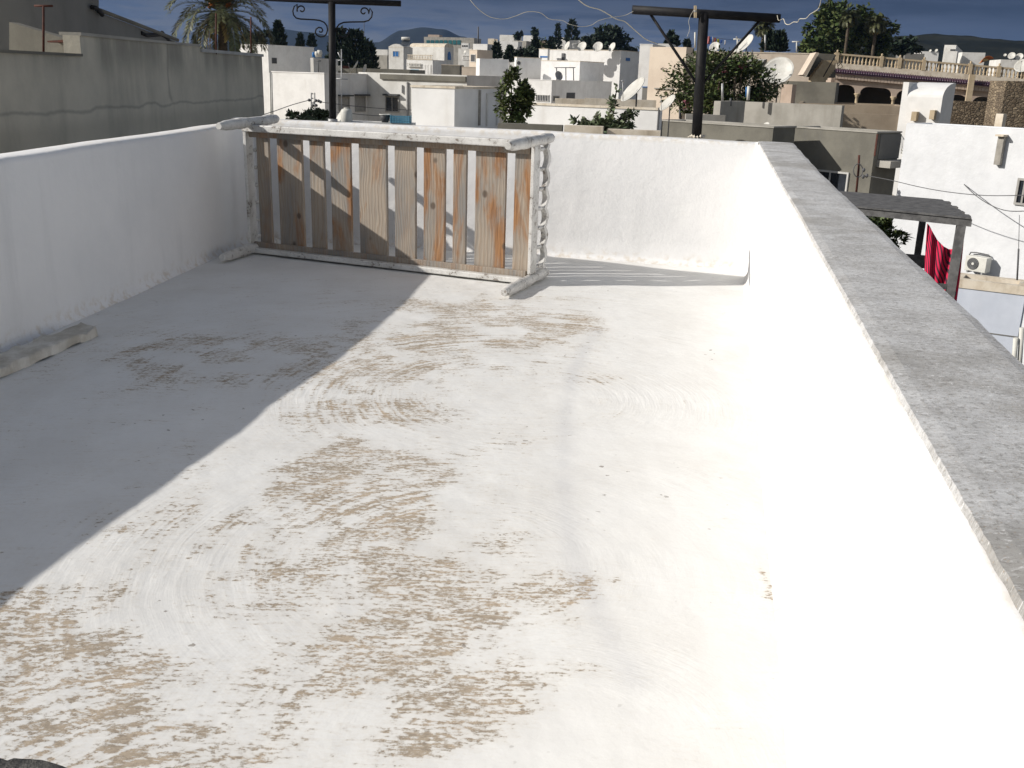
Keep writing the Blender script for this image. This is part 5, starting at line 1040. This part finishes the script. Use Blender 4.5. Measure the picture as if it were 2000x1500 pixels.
b = MB(); [b.tube([cf - N1.ey * .018 + (N1.ex * math.cos(k * .1963) + V((0, 0, 1)) * math.sin(k * .1963)) * rf * q for k in range(33)], .004, 4) for q in (.45, .65, .85)]; b.build('guard_rings', M['galv'], ac)
for f_ in (.15, .85): s = s0 + (s1 - s0) * f_; fbox(MB(), N1, 'f', (s - .02, s + .02, z0 - .06, z0), .003, .42).build('bracket', M['galv'], ac)
MB().tube([N1.P.xy.to_3d() + N1.ex * (s0 + (s1 - s0) * u) - N1.ey * .1 + V((0, 0, z1 - .05 + .13 * math.sin(u2 * math.pi))) for u, u2 in ((-.12, 0), (-.05, .3), (.2, .6), (.5, .65), (.8, .3), (.95, 0))], .018, 6).build('hose', M['cable'], ac)
W1 = block('lower white wall with a stained coping under the air conditioner', 1862, 2006, 2010, 560, 24.5, 30, 'bluewhite', cop='cream', ct=.22, dep=1.0, name='yard_wall', cat='wall'); patch(W1, 'f', 1850, 648, 1990, 650, 'joint', 'conc_d', .003, .015)
for x_ in (1984, 1996): tag(MB().tube([at(x_, 660 if x_ < 1990 else 640, 23.5), at(x_ - 8, 760, 23.5)], .06, 8).build('drain_pipe', M['plastic_w']), 'white pipe at the right edge beside the grey coping, ' + ('left of two' if x_ < 1990 else 'right of two'), 'pipe', 'white pipes at the right edge')
pa = thing('aerial_pole', 'thin dark pole standing on the lower white wall at the right edge', 'pole', at(1986, 548, 25)); MB().tube([at(1986.5, 547, 25), at(1989.5, 486, 25)], .022, 6).build('pole', M['cable'], pa); MB().tube([at(1989.5, 486, 25), at(1991, 420, 25)], .008, 5).build('whip', M['cable'], pa)
wf = block('white outer wall piece behind the spiral rail', 1742, 1773, 1785, 402, 36, 12, 'white', cop='cream', name='wall_piece', cat='wall')
rl = thing('ladder_rail', 'white iron stair rail against the left edge of the white rendered house', 'railing', at(1768, 345, 37)); b = MB()
for k in range(10): b.tube([at(1761, 292 + k * 6, 37), at(1773, 293 + k * 6, 37)], .035, 5)
b.build('treads', M['plastic_w'], rl); MB().tube([at(1759, 262, 37), at(1773, 283, 37)], .02, 5).build('handrail', M['galv'], rl); b = MB(); [b.tube([at(1760 + k * 3, 262 + k * 4.4, 37), at(1760 + k * 3, 300, 37)], .012, 4) for k in range(5)]; b.build('bars', M['galv'], rl)

# ---------------------------------------------------------------- pergola
YP = 17.0; pz = at(1893, 428, YP).z; Pn = at(1893, 428, YP); Pl = onz(1660, 404, pz); Pf = onz(1843, 394, pz); Pfl = onz(1630, 376, pz)
pg_ = thing('pergola', 'weathered grey timber pergola with a slatted roof beside the white rendered house', 'pergola', V((Pn.x, Pn.y, -7.2)))
ns = 11
for k in range(ns):
    f = .03 + .97 * k / (ns - 1); a_, c_ = Pl.lerp(Pfl, f), Pn.lerp(Pf, f); d = (c_ - a_).normalized(); u = (Pf - Pn).normalized(); a_ = a_ - d * 1.2
    MB().prism([a_ - u * .11, a_ + u * .11, c_ + u * .11 + d * (.03 + .05 * math.sin(k * 2.3)), c_ - u * .11 + d * (.03 + .05 * math.sin(k * 2.3))], V((0, 0, .032))).build('roof_slat', M['wood_grey'], pg_)
u = (Pf - Pn).normalized(); d = (Pn - Pl).normalized(); zd = V((0, 0, 1))
MB().prism([Pl - d * 1.2 - zd * .125, Pn + d * .05 - zd * .125, Pn + d * .05 - zd * .003, Pl - d * 1.2 - zd * .003], u * .09).build('beam', M['wood_grey'], pg_)
MB().prism([Pn - zd * .125 - d * .2 + u * .09, Pf - zd * .125 - d * .2, Pf - zd * .003 - d * .2, Pn - zd * .003 - d * .2 + u * .09], -d * .07).build('beam', M['wood_grey'], pg_)
q = Pn - d * .10 - zd * .128; MB().box(-.07, .07, 0, .14, -7.2, q.z, (q, d, u)).build('post', M['wood_grey'], pg_)
q = Pf - d * .35 - zd * .128; MB().box(-.06, .06, -.12, 0, -7.2, q.z, (q, d, u)).build('post', M['wood_grey'], pg_)
wq = lambda x, y: onpl(x, y, Pn - d * .3 - u * .02, u)
for k, (yl, yr, hgt) in enumerate(((549, 556, 11), (563, 570, 8), (580, 586, 8), (596, 602, 8), (612, 618, 8))):
    a_, c_ = wq(1760, yl), wq(1868, yr); MB().prism([a_, c_, c_ - zd * hgt * .009, a_ - zd * hgt * .009], u * .03).build('rail_board', M['wood_grey'], pg_)
YP2 = YP + 2.2; a_, c_ = at(1730, 493, YP2), at(1815, 500, YP2); MB().prism([a_, c_, c_ - zd * .2, a_ - zd * .2], u * .05).build('rear_board', M['wood_grey'], pg_); a_, c_ = at(1760, 517, YP2), at(1815, 520, YP2); MB().prism([a_, c_, c_ - zd * .05, a_ - zd * .05], u * .05).build('rear_rail', M['wood_grey'], pg_)
def cloth():
    top = [(1811, 437), (1816, 441), (1822, 455), (1832, 470), (1843, 481), (1853, 487), (1864, 486), (1874, 479), (1882, 471)]; bot0, bot1 = (1802, 600), (1866, 606)
    def tp(u): f = u * (len(top) - 1); i = min(int(f), len(top) - 2); f -= i; return (top[i][0] + (top[i + 1][0] - top[i][0]) * f, top[i][1] + (top[i + 1][1] - top[i][1]) * f)
    def fn(u_, v_):
        tx, ty = tp(u_); bx, by = bot0[0] + (bot1[0] - bot0[0]) * u_, bot0[1] + (bot1[1] - bot0[1]) * u_; p = onpl(tx + (bx - tx) * v_, ty + (by - ty) * v_, Pn - d * .3 + u * .13, u)
        return p + u * (.035 * math.sin(u_ * 23 + v_ * 2.5) * (1 - .3 * v_) + .02 * math.sin(u_ * 9 + 5 * v_))
    nu, nv = 60, 50; b = MB().grid(fn, nu, nv); o = b.build('striped_towel', M['cloth']); s_ = []; bd = []
    for j in range(nv + 1):
        for i in range(nu + 1): u_, v_ = i / nu, j / nv; s_.append((u_ * .9 - .30 * v_ + (.55 * (1 - v_) * u_ * (1 - u_) * 2.2)) * 1.0 + .03 * math.sin(9 * v_ + 11 * u_)); bd.append(u_ + .03 * v_)
    for nm, dt in (('stripe', s_), ('band', bd)): o.data.attributes.new(nm, 'FLOAT', 'POINT').data.foreach_set('value', dt)
    o.modifiers.new('thick', 'SOLIDIFY').thickness = .008; tag(o, 'red cloth with dark stripes hanging from the pergola', 'cloth')
cloth()
tree('dark green leafy tree seen through the pergola', 1712, 462, 21.5, 50, 38, 1500, .16, 'leaf_a', seed=71, clumps=22, shell=.4, tr=.07)

# ---------------------------------------------------------------- thin afternoon haze
hz = bpy.data.materials.new('haze'); hz.use_nodes = True; hz.node_tree.nodes.clear(); hg = N(hz.node_tree)
pv = hg.n('ShaderNodeVolumePrincipled'); pv.inputs['Color'].default_value = (.25, .41, .74, 1); pv.inputs['Density'].default_value = .00010; pv.inputs['Anisotropy'].default_value = .0
hg.n('ShaderNodeOutputMaterial', i={1: pv.outputs[0]})
tag(MB().box(-3400, 3400, -400, 4200, -9.5, 190).build('haze', hz), kind='stuff')
